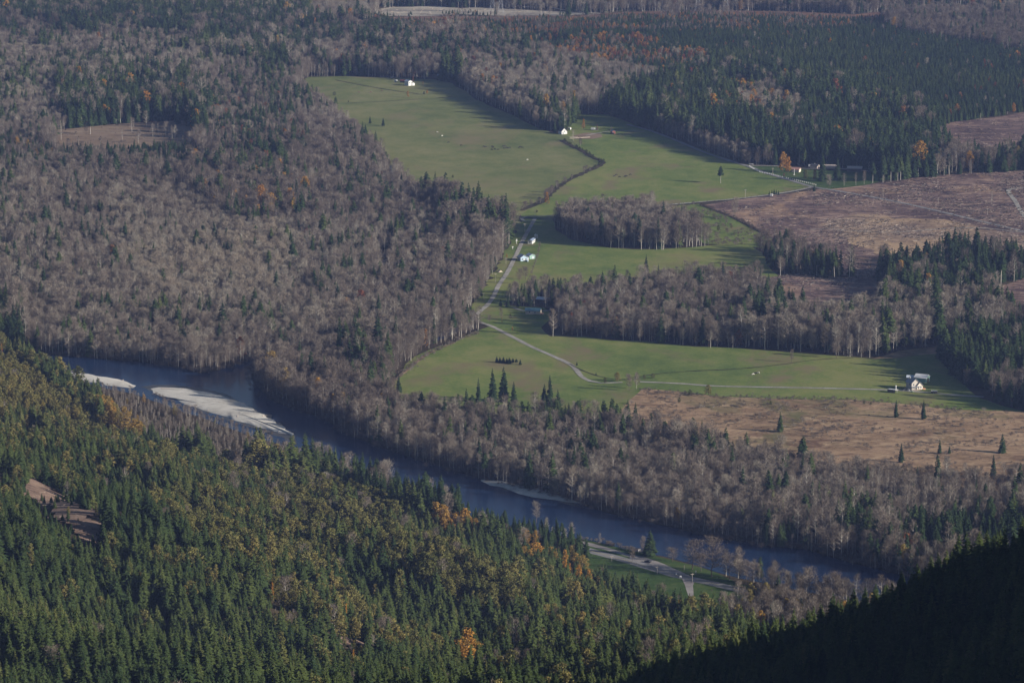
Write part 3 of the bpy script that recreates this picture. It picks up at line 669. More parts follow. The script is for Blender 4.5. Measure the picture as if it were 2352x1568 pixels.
def plant():
    rows = []
    # valley floor
    p = grid_points(5.2, 1750, 5750); x, y = p[:, 0], p[:, 1]
    d = toe_dist(x, y); z0 = np.zeros(x.shape)
    u, v, s = project(x, y, z0)
    keep = (d < 0) & (hill_right(x, y) < 0) & (v > -45)
    for nm, (mat, poly) in POLY.items():
        keep &= (RNG.random(x.shape) < .035 if nm == 'upper_left_clearing' else False) | ~inside(poly, u + 3 * (vnoise(x, y, 17) - .5), v + 3 * (vnoise(x + 9, y, 17) - .5))
    for q in SEAMS: keep &= ~inside(q, u, v)
    keep &= ~inside(RIVER, u, v - 1.0)
    for q in SLOUGH: keep &= ~inside(q, u, v)
    for uv, r in ROAD_CLEAR: keep &= ~near_line(x, y, uv, r)
    for cx, cy, cr in SPOTS_CLEAR: keep &= (x - cx) ** 2 + (y - cy) ** 2 > cr * cr
    x, y, u, v, s = x[keep], y[keep], u[keep], v[keep], s[keep]
    jit = 14 * (fnoise(x, y, 60) - .5)
    zi = zones(ZV, u + jit * 2.5, v - 9 * s + jit)
    rows.append((x, y, np.zeros(x.shape), zi, ZV, s, np.zeros(x.shape, bool), u, v))
    # slopes
    p = grid_points(4.8, 640, 3150, .30); x, y = p[:, 0], p[:, 1]
    d = toe_dist(x, y); hr = hill_right(x, y); z = terrain(x, y)
    u, v, s = project(x, y, z)
    dark = (hr >= z - .01) & (hr > 0)
    cd = (x - P0[0]) * CN[0] + (y - P0[1]) * CN[1]
    keep = ((d > 3) | dark) & (v < 1568 + np.where(dark, 700, 240)) & (u > -420) & (u < np.where(dark, 3800, 2780)) & ~(dark & (cd > 30))
    keep &= ~(inside([(q[0], q[1] + 4) for q in SCREE[0]], u, v) & (RNG.random(x.shape) < .86)) & ~(inside(SCREE[1], u, v) & (RNG.random(x.shape) < .8))
    keep &= ~inside(SIDE_ROAD, u, v) & ~near_line(x, y, HIGHWAY, 9.0)
    x, y, z, u, v, s, dark = x[keep], y[keep], z[keep], u[keep], v[keep], s[keep], dark[keep]
    jit = 22 * (fnoise(x, y, 45) - .5)
    zi = zones(ZH, u + jit * 1.6, v - 5 * s + jit)
    rows.append((x, y, z, zi, ZH, s, dark, u, v))
    T = {k: [] for k in ('x', 'y', 'z', 'kind', 'h', 'tint', 'u', 'v', 's', 'dark', 'hill')}
    for n, (x, y, z, zi, Z, s, dark, u, v) in enumerate(rows):
        A = np.array([zz[1:] for zz in Z])[zi]
        # shares vary in clumps so that stands form
        cl = fnoise(x + 300, y + 700, 44); c2 = fnoise(x - 200, y + 100, 30)
        pc = np.clip(A[:, 0] + (cl - .5) * 4.6 * np.minimum(A[:, 0], 1 - A[:, 0]), 0, 1)
        pc = np.where(dark, 1, pc)
        rest = A[:, 1] + A[:, 2]; pl = np.where(rest > 0, A[:, 2] / np.maximum(rest, 1e-6), 0)
        pl = np.clip(pl + (c2 - .5) * 3.4 * np.minimum(pl, 1 - pl), 0, 1)
        r1, r2 = RNG.random(x.shape), RNG.random(x.shape)
        kind = np.where(r1 < pc, 0, np.where(r2 < pl, 2, 1))
        h = A[:, 3] * (1 + A[:, 4] * RNG.normal(0, .75, x.shape).clip(-1.6, 1.7)) * (.82 + .36 * fnoise(x + 55, y, 80))
        h = np.where(kind == 2, h * .97, h); h = np.where(dark, 12 * (1 + .22 * RNG.normal(0, 1, x.shape).clip(-1.5, 2)), h)
        h = np.where((kind == 0) & (A[:, 0] < .45), h * 1.26, h)
        big = fnoise(x, y, 300) - .5
        tint = np.where(kind == 0, (.38 if n == 0 else .68) + .5 * big + .55 * (fnoise(x + 900, y, 70) - .5) + RNG.normal(0, .13, x.shape), np.where(kind == 1, A[:, 6] + .10 + .7 * big + RNG.normal(0, .12, x.shape), A[:, 5] + .25 * (c2 - .5) + RNG.normal(0, .07, x.shape)))
        tint = tint.clip(0.02, np.where(kind == 1, .9, .98))
        if n == 1:
            gap = fnoise(x + 33, y - 410, 34); h = np.where((gap > .665) & ~dark, h * .45, h)
        near = np.zeros(x.shape, bool)
        if n == 1:
            for sc in SCREE:
                for dv in (18, 36, 54): near |= inside(sc, u, v - dv)
            for cx, cy, cr in SPOTS_CLEAR: near |= (x - cx) ** 2 + (y - cy) ** 2 < cr * cr
            for cx, cy, cr in SLOPE_SPOTS: near |= (np.abs(x - cx * y / cy) < 5) & (y < cy + 3) & (y > cy - 42)
            h = np.where(near & ~dark, np.minimum(h * .42, 5.5), h)
            for cx, cy, cr in SLOPE_SPOTS:
                a = (x - cx) * .94 - (y - cy) * .342; b = (x - cx) * .342 + (y - cy) * .94
                h = np.where((a > 0) & (a < 26) & (np.abs(b) < 6) & ~dark, np.minimum(h, 7.0), h)
        ok = RNG.random(x.shape) < A[:, 7] * np.where(h > 18, .78, 1.0)
        for k, a in zip(('x', 'y', 'z', 'kind', 'h', 'tint', 'u', 'v', 's', 'dark', 'hill'), (x, y, z, kind, h, tint, u, v, s, dark, np.full(x.shape, n))): T[k].append(a[ok])
    return {k: np.concatenate(a) for k, a in T.items()}

# ------------------------------------------------------------------ individual trees
def tree_thing(kind, var, x, y, z, h, tint, rz, label, group, name=None, wide=1.0):
    key = KIND[kind][var % len(KIND[kind])]; P = PROTO[key]
    s = h / HREF[kind]
    e = empty(name or {'conifer': 'conifer_tree', 'bare': 'bare_tree', 'leafy': 'leafy_tree'}[kind], (x, y, z), rz, (s * wide, s * wide, s))
    tag(e, label, 'tree', group)
    for part in ('trunk', 'crown'):
        o = mesh_obj(part, P[part], e); o['tint'] = float(tint)
    return e

def at(u, v):
    x, y = gp(u, v); return float(x), float(y)
def solo(kind, var, u, v, hpx, tint, label, name=None, wide=1.0, group=None, slope=False):
    if slope: x, y, z = slope_point(u, v); SLOPE_SPOTS.append((x, y, 5))
    else: (x, y), z = at(u, v), 0.0
    s = project(x, y, z)[2]
    SPOTS_CLEAR.append((x, y, 5.0))
    return tree_thing(kind, var, x, y, z, hpx / s / .985, tint, random.random() * 6.28, label, group, name, wide)
for nm, uv, wd, lab in (('ditch', [(1450, 868), (1520, 858), (1600, 852), (1690, 848), (1790, 838), (1880, 826), (1960, 822)], 1.6, 'thin dark ditch crossing the river pasture'), ('ditch', [(795, 238), (870, 234), (950, 229), (1000, 227), (1040, 222)], 1.6, 'pale dark field edge line across the far pasture'),
        ('ditch', [(770, 184), (830, 196), (900, 208), (960, 216)], 1.8, 'ditch slanting across the upper corner of the far pasture'), ('ditch', [(1308, 836), (1335, 850), (1375, 864), (1410, 872)], 1.4, 'ditch beside the end of the farm lane'), ('ditch', [(1612, 472), (1690, 503), (1768, 547)], 3.5, 'dark hedge strip between the rough pasture and the clearcut'),
        ('ditch', [(893, 884), (935, 850), (985, 812), (1045, 787)], 2.5, 'brown weedy strip along the left edge of the river pasture')):
    tag(mesh_obj(nm, ribbon_mesh(nm, uv, wd, M['ditch'] if 'brown' not in lab else M['meadow'], .285, .9)), lab, 'ditch', kind='structure')
exec_later = []
# ------------------------------------------------------------------ buildings
def gable(parent, L, Wd, wh, rh, wall, roof, oh=.5, off=(0, 0), windows=(), doors=(), chimney=None, wname='wall', rname='roof'):
    ox, oy = off
    w = Wd / 2
    MB().prism([(ox - w, -.3), (ox + w, -.3), (ox + w, wh), (ox, wh + rh), (ox - w, wh)], oy - L / 2, oy + L / 2).build(wname, M[wall], parent)
    k = rh / w
    e = w + oh
    rf = MB().prism([(ox - e, wh - oh * k + .05), (ox, wh + rh + .05), (ox + e, wh - oh * k + .05), (ox + e, wh - oh * k + .27), (ox, wh + rh + .30), (ox - e, wh - oh * k + .27)], oy - L / 2 - oh, oy + L / 2 + oh).build(rname, M[roof], parent)
    if chimney:
        cx, cy, ch = chimney
        MB().box(cx - .4, cx + .4, cy - .4, cy + .4, wh, wh + rh + ch).build('chimney', M['grey'], rf)
    def on_wall(side, a, z0, z1, ww, nm, mat):
        if side in 'EW':
            x = ox + (w if side == 'E' else -w); s = 1 if side == 'E' else -1
            x0, x1 = sorted((x - s * .04, x + s * .05))
            o = MB().box(x0, x1, oy + a - ww / 2, oy + a + ww / 2, z0, z1).build(nm, M[mat], parent)
            f0, f1 = sorted((x - s * .04, x + s * .035))
            if nm == 'window': MB().box(f0, f1, oy + a - ww / 2 - .14, oy + a + ww / 2 + .14, z0 - .14, z1 + .14).build('frame', M['white'], o)
        else:
            y = oy + (L / 2 if side == 'N' else -L / 2); s = 1 if side == 'N' else -1
            y0, y1 = sorted((y - s * .04, y + s * .05))
            o = MB().box(ox + a - ww / 2, ox + a + ww / 2, y0, y1, z0, z1).build(nm, M[mat], parent)
            f0, f1 = sorted((y - s * .04, y + s * .035))
            if nm == 'window': MB().box(ox + a - ww / 2 - .14, ox + a + ww / 2 + .14, f0, f1, z0 - .14, z1 + .14).build('frame', M['white'], o)
    for side, a, z0, ww, hh in windows: on_wall(side, a, z0, z0 + hh, ww, 'window', 'glass')
    for side, a, ww, hh, mat in doors: on_wall(side, a, .02, hh, ww, 'door', mat)

def place(name, u, v, rz, label, cat, clear=12, group=None):
    x, y = at(u, v); SPOTS_CLEAR.append((x, y, clear))
    return tag(empty(name, (x, y, .25), R(rz)), label, cat, group)

# white roofed farm at the end of the level lane
t = place('farmhouse', 2096, 893, 24, 'two storey beige farmhouse with grey roofs at the end of the level lane', 'house', 16)
gable(t, 8.5, 6.5, 5.2, 3.0, 'beige', 'grey_roof', windows=[('S', -1.5, 3.3, 1.1, 1.4), ('S', 1.5, 3.3, 1.1, 1.4), ('E', -2.3, 3.2, 1.2, 1.4), ('E', 1.8, 3.2, 1.2, 1.4), ('E', -2.3, .9, 1.2, 1.4), ('W', -1.5, 3.2, 1.2, 1.4)], doors=[('E', 1.5, 1.1, 2.2, 'dark_wall')], chimney=(-1.2, 2, .9))
gable(t, 5.0, 5.0, 3.0, 2.6, 'cream', 'grey_roof', off=(3.4, -2.6), windows=[('S', -1.0, .9, 1.1, 1.4), ('S', 1.0, .9, 1.1, 1.4), ('E', 0, .9, 1.2, 1.4)], wname='wing_wall', rname='wing_roof')
MB().prism([(-4.2, 2.5), (-4.2, 2.72), (4.0, 2.72), (4.0, 2.5)], -7.0, -4.2).build('porch_roof', M['grey_roof'], t)
for k in range(5): MB().box(-4.0 + k * 1.9, -3.8 + k * 1.9, -6.85, -6.65, 0, 2.5).build('porch_post', M['white'], t)
MB().box(-4.2, 4.0, -7.0, -4.25, -.3, .22).build('porch_floor', M['wood'], t)
MB().box(5.95, 8.2, -5.6, -1.4, -.3, .55).build('deck', M['orange_deck'], t)
t = place('barn', 2118, 876, 62, 'green walled barn with a bright white roof behind the farmhouse', 'barn', 14)
gable(t, 9.5, 8.0, 3.4, 2.0, 'green_wall', 'bright_roof', .5, doors=[('S', 0, 3.0, 2.8, 'dark_wall')], windows=[('E', 1.5, 1.2, 1.0, 1.0)])
t = place('garage', 2092, 874, 80, 'small grey roofed garage half hidden behind the farmhouse', 'garage', 9)
gable(t, 6.0, 5.0, 2.6, 1.2, 'dark_wall', 'metal_roof', .35, doors=[('S', 0, 2.4, 2.1, 'white')])
t = place('open_shed', 2049, 901, 58, 'low open sided shed with a flat white roof beside the level lane', 'shed', 9)
MB().prism([(-2.1, 2.35), (2.1, 1.9), (2.1, 2.08), (-2.1, 2.53)], -3.8, 3.2).build('roof', M['bright_roof'], t)
MB().box(-1.9, -1.75, -3.4, 3.0, -.3, 2.3).build('wall', M['dark_wall'], t)
MB().box(-1.7, 1.7, 2.5, 2.65, -.3, 1.95).build('end_wall', M['beige'], t)
for yy in (-3.3, -.9, 1.4): MB().box(1.55, 1.75, yy, yy + .2, -.3, 1.98).build('post', M['white'], t)
t = place('storage_tank', 2057.5, 893.5, 0, 'tall white upright tank beside the open sided shed', 'tank', 3)
MB().tube((0, 0, 0), (0, 0, 2.3), .62, .62, 16).build('shell', M['white'], t); MB().tube((0, 0, 2.3), (0, 0, 2.75), .62, .15, 16).build('cap', M['white'], t)

def wheel_set(t, xs, ys, r=.36, wd=.24):
    for x in xs:
        for y in ys:
            w = MB().tube((x - wd / 2, y, r), (x + wd / 2, y, r), r, r, 14).build('wheel', M['black'], t)
            MB().tube((x - wd / 2 - .02, y, r), (x + wd / 2 + .02, y, r), r * .55, r * .55, 10).build('rim', M['steel'], w)
def car(u, v, rz, col, label, pickup=False, sc=1.0, z=.25, pos=None):
    x, y = pos or at(u, v)
    SPOTS_CLEAR.append((x, y, 4))
    t = tag(empty('pickup_truck' if pickup else 'parked_car', (x, y, z), R(rz), (sc, sc, sc)), label, 'truck' if pickup else 'car')
    pr = [(-2.2, .35), (2.15, .35), (2.25, .6), (2.15, .86), (1.05, .95), (-1.0, .95), (-2.1, .92), (-2.25, .6)]
    def P(pts, hw): # profile in y-z pushed along x
        n = len(pts); vs = [(-hw, a, b) for a, b in pts] + [(hw, a, b) for a, b in pts]
        return MB().add(vs, [list(range(n))[::-1], list(range(n, 2 * n))] + [[i, (i + 1) % n, n + (i + 1) % n, n + i] for i in range(n)])
    P(pr, .9).build('body', M[col], t)
    cab = [(-.2, .95), (1.0, .95), (.45, 1.5), (-.15, 1.52)] if pickup else [(-1.75, .93), (1.05, .95), (.35, 1.45), (-1.15, 1.47)]
    P(cab, .78).build('windows', M['glass'], t)
    roof = [(-.14, 1.525), (.44, 1.505), (.44, 1.56), (-.14, 1.58)] if pickup else [(-1.14, 1.475), (.34, 1.455), (.34, 1.51), (-1.14, 1.53)]
    P(roof, .76).build('roof', M[col], t)
    for s in (-1, 1): MB().box(s * .62 - .14, s * .62 + .14, 2.19, 2.27, .58, .76).build('headlight', M['white'], t)
    wheel_set(t, (-.85, .85), (-1.35, 1.4))
    return t
car(2079, 896.5, -70, 'black', 'dark pickup parked in front of the farmhouse porch', True)
car(2087, 897.5, -20, 'grey', 'small grey car nose out beside the dark pickup', sc=.8)
t = place('garden_cart', 2094.5, 901.5, 70, 'small pale green cart on the grass below the farmhouse', 'cart', 3)
MB().box(-.6, .6, -1.0, 1.0, .45, .9).build('tray', M['green_wall'], t); wheel_set(t, (-.7, .7), (0,), .4, .15); MB().tube((0, 1, .6), (0, 2.0, .35), .05, .05).build('handle', M['steel'], t)
t = place('stock_trailer', 2145.5, 903.5, 82, 'dark stock trailer with a pale top standing alone on the lane', 'trailer', 5)
MB().box(-1.05, 1.05, -2.4, 2.3, .55, 1.75).build('body', M['dark_wall'], t); MB().box(-1.1, 1.1, -2.45, 2.35, 1.76, 2.05).build('roof', M['white'], t)
wheel_set(t, (-1.1, 1.1), (-.45, .4)); MB().tube((0, 2.3, .65), (0, 3.6, .5), .09, .07).build('drawbar', M['steel'], t)

# homes along the farm lane
t = place('mobile_home', 1221, 558, -14, 'long narrow white home with a blue grey roof, uppermost along the farm lane', 'mobile home', 12)
gable(t, 13, 4.2, 2.7, .8, 'white', 'blue_roof', .3, windows=[('S', 0, 1.0, 1.4, 1.0), ('E', -3.5, 1.0, 1.2, 1.0), ('E', 1.2, 1.0, 1.6, 1.0), ('E', 4.2, 1.0, 1.2, 1.0)], doors=[('E', -1.0, .95, 2.1, 'grey')])
t = place('small_shed', 1231, 546.5, 10, 'small white shed just behind the long narrow home', 'shed', 5)
gable(t, 3.2, 2.8, 2.3, .8, 'white', 'metal_roof', .2, doors=[('S', 0, .9, 1.9, 'grey')])
t = place('lane_house', 1200.5, 598, 20, 'grey blue house with a sunlit white gable side below the long narrow home', 'house', 12)
gable(t, 8.5, 7.0, 3.0, 2.1, 'pale_blue', 'metal_roof', .5, windows=[('S', -1.8, 1.0, 1.2, 1.1), ('S', 1.6, 1.0, 1.2, 1.1), ('E', 1.5, 1.0, 1.3, 1.1)], doors=[('S', 0, 1.0, 2.1, 'white')])
MB().box(3.7, 5.4, -1.0, 3.2, -.3, 2.6).build('side_room', M['white'], t)
t = place('green_garage', 1219, 593.5, 28, 'green walled garage with a pale grey roof next to the grey blue house', 'garage', 9)
gable(t, 7.0, 6.2, 2.7, 1.4, 'green_wall', 'metal_roof', .4, doors=[('S', .6, 2.6, 2.2, 'metal_roof')], windows=[('E', 0, 1.1, 1.0, .9)])
car(1208, 601.5, 60, 'pale_blue', 'pale blue car parked between the grey blue house and the green garage')
t = place('tarp_tent', 1148.5, 624.5, 15, 'low pale tarp shelter at the edge of the trees left of the lane', 'shelter', 5)
MB().prism([(-2.0, -.1), (2.0, -.1), (.1, 1.7)], -2.2, 2.2).build('canvas', M['cream'], t); MB().tube((.1, -2.5, 1.72), (.1, 2.5, 1.72), .07, .07).build('ridge_pole', M['wood'], t)
for (u, v, h, lab) in ((1186.5, 560, 4.2, 'tall white painted sign post with boards left of the lane'), (1177.5, 572, 2.2, 'short white mailbox post left of the lane')):
    t = place('sign_post', u, v, 15, lab, 'sign post', 2)
    MB().box(-.16, .16, -.16, .16, -.3, h).build('post', M['white'], t)
    for k in range(2 if h > 3 else 1): MB().box(-.75, .75, -.26, -.17, h - .7 - k * 1.2, h - .1 - k * 1.2).build('board', M['white'], t)
t = place('woodland_house', 1246, 694, 66, 'dark house under a pale metal roof in the shade of the bare woods', 'house', 14)
gable(t, 8.5, 6.0, 2.8, 1.3, 'dark_wall', 'metal_roof', .6, windows=[('E', -1.5, 1.0, 1.4, 1.1), ('S', 0, 1.0, 1.4, 1.1)], doors=[('E', 1.5, 1.0, 2.1, 'white')])
MB().box(3.3, 4.6, -1.2, .6, -.3, 2.2).build('entry_porch', M['white'], t)
t = place('teal_shed', 1225, 720.5, 78, 'long shed with a teal roof and a cream end wall', 'shed', 16)
gable(t, 12.5, 6.0, 2.9, 1.6, 'beige', 'teal_roof', .5, doors=[('S', 0, 2.2, 2.3, 'white')], windows=[('W', -2, 1.1, 1.2, 1.0), ('W', 2.5, 1.1, 1.2, 1.0), ('E', 3, 1.1, 1.2, 1.0)])
MB().box(-2.6, 2.6, -8.6, -6.35, -.3, .5).build('deck', M['orange_deck'], t)
MB().box(-2.9, 2.9, -6.38, -6.27, 0, 2.85).build('end_cladding', M['cream'], t)
t = place('gas_tank', 1221.5, 692, 0, 'small round white gas tank in the shade left of the dark house', 'tank', 3)
bm = bmesh.new(); bmesh.ops.create_uvsphere(bm, u_segments=14, v_segments=8, radius=.75); bmesh.ops.translate(bm, verts=bm.verts, vec=(0, 0, 1.0))
me = bpy.data.meshes.new('shell'); bm.to_mesh(me); bm.free(); me.materials.append(M['bright_roof']); mesh_obj('shell', me, t)
for s in (-.4, .4): MB().box(s - .08, s + .08, -.3, .3, -.2, .55).build('leg', M['steel'], t)

# upper farmstead
t = place('red_barn', 1277, 262.5, 32, 'dark red barn with a blue roof among the conifers', 'barn', 14)
gable(t, 11, 9.5, 4.0, 3.2, 'red_wall', 'blue_roof', .5, doors=[('S', 0, 3, 3, 'dark_wall')])
t = place('cabin', 1282, 288.5, 18, 'small cabin with a pale gable deep in the shade of the conifers', 'cabin', 8)
gable(t, 7, 5.5, 2.8, 2.6, 'white', 'dark_roof', .4, doors=[('S', 0, 1.2, 2.1, 'dark_wall')])
t = place('white_barn', 1292.5, 307.5, 24, 'white gabled barn with a dark roof at the top of the creek', 'barn', 12)
gable(t, 9, 6.8, 3.4, 3.4, 'white', 'dark_roof', .5, windows=[('S', 0, 2.4, 1.0, 1.2)], doors=[('S', -1.6, 1.2, 2.3, 'grey')])
def boxtruck(u, v, rz, label, L=4.5):
    t = place('box_trailer', u, v, rz, label, 'trailer', 4)
    MB().box(-1.1, 1.1, -L / 2, L / 2, .6, 2.6).build('body', M['bright_roof'], t); wheel_set(t, (-1.1, 1.1), (-.4, .4)); MB().tube((0, L / 2, .7), (0, L / 2 + 1.2, .5), .08, .06).build('drawbar', M['steel'], t)
boxtruck(1308, 299, 60, 'white box trailer right of the white gabled barn', 3.2)
boxtruck(1362, 299.5, 78, 'white box trailer left of the narrow red brown tree', 4.6)
car(1369, 299, 75, 'white', 'white car beside the narrow red brown tree', sc=1.05)
t = place('feed_hut', 1408, 307, 20, 'tiny red brown hut alone on the pasture edge', 'hut', 5)
gable(t, 4.4, 4.2, 2.4, 1.2, 'red_wall', 'grey_roof', .3, doors=[('S', -.8, 1.0, 1.9, 'white')])
def rail_fence(name, uv, label, n, h=1.2, mat='white', pw=.16, rails=2, cat='fence', rt=.06):
    P = spline([tuple(map(float, gp(u, v))) for u, v in uv], 2.0)
    L = [0.0]
    for a, b in zip(P[:-1], P[1:]): L.append(L[-1] + (b - a).length)
    def pos(s):
        for i in range(len(P) - 1):
            if L[i + 1] >= s: return P[i].lerp(P[i + 1], (s - L[i]) / max(1e-6, L[i + 1] - L[i]))
        return P[-1]
    o = pos(0)
    t = tag(empty(name, (o.x, o.y, .2)), label, cat)
    q = [pos(L[-1] * k / n) - o for k in range(n + 1)]
    pm = MB().box(-pw, pw, -pw, pw, -.3, h).mesh('post', M[mat])
    for p in q: mesh_obj('post', pm, t, (p.x, p.y, 0))
    for k in range(rails):
        m = MB(); zc = h * (.45 + .42 * k)
        for a, b in zip(q[:-1], q[1:]): m.tube((a.x, a.y, zc), (b.x, b.y, zc), rt, rt, 4)
        m.build('rail', M[mat], t)
    return t
rail_fence('white_fence', [(1721, 383), (1745, 396), (1771, 401.5), (1800, 409), (1838, 417.5), (1874, 426.5)], 'white fence curving along the forest road', 40, 1.4, pw=.3, rt=.05)
rail_fence('corral_fence', [(1309, 316), (1327, 316.5)], 'short pale corral rails left of the bare corral ground', 6, 1.1, 'cream', .12, 2, rt=.12)
rail_fence('corral_fence', [(1309, 319.5), (1330, 318.5), (1355, 317)], 'pale corral rails along the front of the bare corral ground', 10, 1.1, 'cream', .12, 2, rt=.12)
sheet('corral_ground', [(1312, 315), (1340, 305), (1375, 306), (1385, 315), (1360, 320), (1320, 320)], M['clear_small'], .29, 'bare brown corral ground by the white gabled barn', 'ground', 8, 1.5)
# far pasture buildings
t = place('white_house', 938, 196.5, 35, 'bright white two storey house alone in the far pasture', 'house', 10)
gable(t, 9, 5.5, 5.0, 1.4, 'white', 'bright_roof', .4, windows=[('S', -1.2, 3.0, 1.0, 1.3), ('S', 1.2, 3.0, 1.0, 1.3), ('E', -3, 3.0, 1.0, 1.3), ('E', 0, 3.0, 1.0, 1.3), ('E', 3, 3.0, 1.0, 1.3), ('E', -3, .8, 1.0, 1.3), ('E', 3, .8, 1.0, 1.3)], doors=[('E', 0, 1.1, 2.2, 'grey')])
gable(t, 4.5, 3.6, 2.4, 1.0, 'white', 'bright_roof', .3, off=(4.2, -3.0), wname='wing_wall', rname='wing_roof')
t = place('lean_to', 926, 190, 60, 'low dark red roofed lean-to behind the bright white house', 'shed', 6)
gable(t, 7, 4, 2.2, 1.0, 'dark_wall', 'red_wall', .3)
boxtruck(909, 189, 70, 'white box trailer left of the bright white house', 3.2)
car(901, 179.5, 75, 'white', 'white car at the upper edge of the far pasture')
car(906, 180, 70, 'black', 'black car at the upper edge of the far pasture')
t = place('blue_roof_barn', 1021, 178.5, 80, 'long low barn with a blue roof in the shadow of the woods', 'barn', 20)
gable(t, 17, 6, 2.6, 1.2, 'dark_wall', 'blue_roof', .5)
t = place('tiny_cottage', 1028, 166.5, 40, 'tiny pale blue cottage in the trees above the long blue roof', 'cottage', 9)
gable(t, 6, 5, 2.6, 1.6, 'red_wall', 'pale_blue', .4)
boxtruck(1035, 170, 78, 'white box trailer in the trees right of the long blue roof', 3.0)
# behind the white fence
t = place('red_roof_cottage', 1829, 395, 66, 'cottage with a faded red roof and pale walls behind the white fence', 'cottage', 10)
gable(t, 8.0, 6.0, 2.6, 1.7, 'cream', 'red_roof', .5, windows=[('E', -2, .9, 1.2, 1.1), ('E', 1.8, .9, 1.2, 1.1)], doors=[('E', 0, 1.0, 2.0, 'white')])
t = place('white_pole', 1824, 403, 0, 'stout white pole standing in front of the faded red roof', 'pole', 2)
MB().tube((0, 0, -.3), (0, 0, 6.6), .34, .28, 8).build('shaft', M['white'], t); MB().box(-.75, .75, -.3, .3, -.2, .5).build('base', M['white'], t)
t = place('beached_boat', 1725.5, 379, 78, 'white boat lying at the upper end of the white fence', 'boat', 4)
MB().add([(-.9, -2.2, .9), (.9, -2.2, .9), (.95, .6, .95), (0, 2.9, 1.1), (-.95, .6, .95), (-.5, -2.1, .1), (.5, -2.1, .1), (.5, .5, .1), (0, 2.2, .35), (-.5, .5, .1)],
   [[0, 1, 6, 5], [1, 2, 7, 6], [2, 3, 8, 7], [3, 4, 9, 8], [4, 0, 5, 9], [5, 6, 7, 8, 9], [4, 3, 2, 1, 0]]).build('hull', M['bright_roof'], t)
MB().box(-.95, .95, -.7, -.4, .9, 1.15).build('thwart', M['cream'], t)
t = place('dark_roof_house', 1872, 387, 60, 'dark roofed house right of the yellow tree', 'house', 10)
gable(t, 8, 6.5, 2.8, 1.6, 'tan_roof', 'dark_roof', .5, chimney=(1.0, 1.0, .7), windows=[('E', 0, 1, 1.2, 1.1)])
boxtruck(1860, 384, 78, 'white box trailer left of the dark roofed house', 2.6)
t = place('long_tan_barn', 1907, 387, 80, 'low tan roofed barn seen between two tall conifers', 'barn', 9)
gable(t, 13, 6, 2.4, 1.2, 'tan_roof', 'tan_roof', .4)
t = place('long_low_barn', 1963, 393.5, 80, 'long dark walled barn with a faded pinkish roof behind the trunks', 'barn', 13)
gable(t, 15, 8, 3.2, 1.8, 'dark_wall', 'tan_roof', .5, doors=[('E', 0, 3, 2.6, 'grey')])
t = place('white_shed', 2020, 393, 15, 'small white shed at the right end of the long dark barn', 'shed', 6)
gable(t, 4, 3.4, 2.8, 1.1, 'white', 'metal_roof', .3)
boxtruck(1772, 452, 75, 'small white trailer in front of five little conifers by the lane', 2.6)
# riverside things
def board_sign(u, v, rz, label, w=1.6, h=1.2, ph=.6):
    t = place('notice_board', u, v, rz, label, 'sign', 2)
    for s in (-1, 1): MB().box(s * w * .4 - .06, s * w * .4 + .06, -.05, .05, -.3, ph + h * .7).build('post', M['pole_wood'], t)
    MB().box(-w / 2, w / 2, -.13, -.06, ph, ph + h).build('board', M['bright_roof'], t)
board_sign(1468.5, 1268, 15, 'white notice board beside the riverside conifer', 1.5, 1.1)
board_sign(1563, 1327, 20, 'white road sign board at the mouth of the side road', 1.4, 1.0, .3)
board_sign(1553.5, 1320.5, 20, 'smaller white road sign board up the highway from the side road', 1.0, .8, .3)
board_sign(1598, 1319.5, -10, 'small white sign on the lawn behind the highway pole', .6, 1.0, 1.4)
car(1488, 1292, 52, 'black', 'dark car parked on the worn pull-out', z=.32)

def pole(u, v, hpx, label, arm=True, mat='pole_wood'):
    x, y = at(u, v); s = upm(u, v); h = hpx / s
    t = tag(empty('utility_pole', (x, y, 0), R(15)), label, 'utility pole', 'utility poles along the roads')
    SPOTS_CLEAR.append((x, y, 3))
    MB().tube((0, 0, -.5), (0, 0, h), .2, .13, 7).build('shaft', M[mat], t)
    if arm:
        a = MB().box(-1.1, 1.1, -.09, .09, h - .75, h - .5).build('crossarm', M['pole_wood'], t)
        for q in (-.95, 0.0, .95): MB().tube((q, 0, h - .5), (q, 0, h - .25), .07, .05, 6).build('insulator', M['grey'], a)
pole(1509.5, 1318, 19, 'pole with a bright crossarm on the near edge of the highway'); pole(1405, 1289, 14, 'pole at the left end of the highway beside the conifers'); pole(1590, 1338, 23, 'tall pole beside the mouth of the side road')
pole(1571.5, 1309, 12, 'slim dark pole on the riverside lawn', False)
pole(1205.5, 533, 20, 'pale pole just above the long narrow home'); pole(1162, 606, 14, 'pole left of the lane opposite the grey blue house'); pole(1138, 649, 22, 'pale pole left of the lane above the shaded bend')
pole(1111, 692, 20, 'pole in the shade where the lane enters the bend'); pole(1093, 728, 11, 'short pole at the left tip of the lane bend'); pole(1284.5, 277, 19, 'pale pole between the dark red barn and the cabin')
pole(1229, 500, 17, 'pale pole at the head of the farm lane')
pole(1775, 401.5, 16, 'slim pole on the grass behind the white fence'); pole(1711.7, 455, 20, 'slim pole on the lane along the lower edge of the upper pasture'); pole(1869.5, 438, 17, 'pole at the road junction'); pole(2028, 456, 20, 'pole on the clearcut road right of the junction')
pole(2155, 470, 16, 'pole beside the clearcut road, third from the junction'); pole(2268, 494, 16, 'pole beside the clearcut road nearest the right edge')

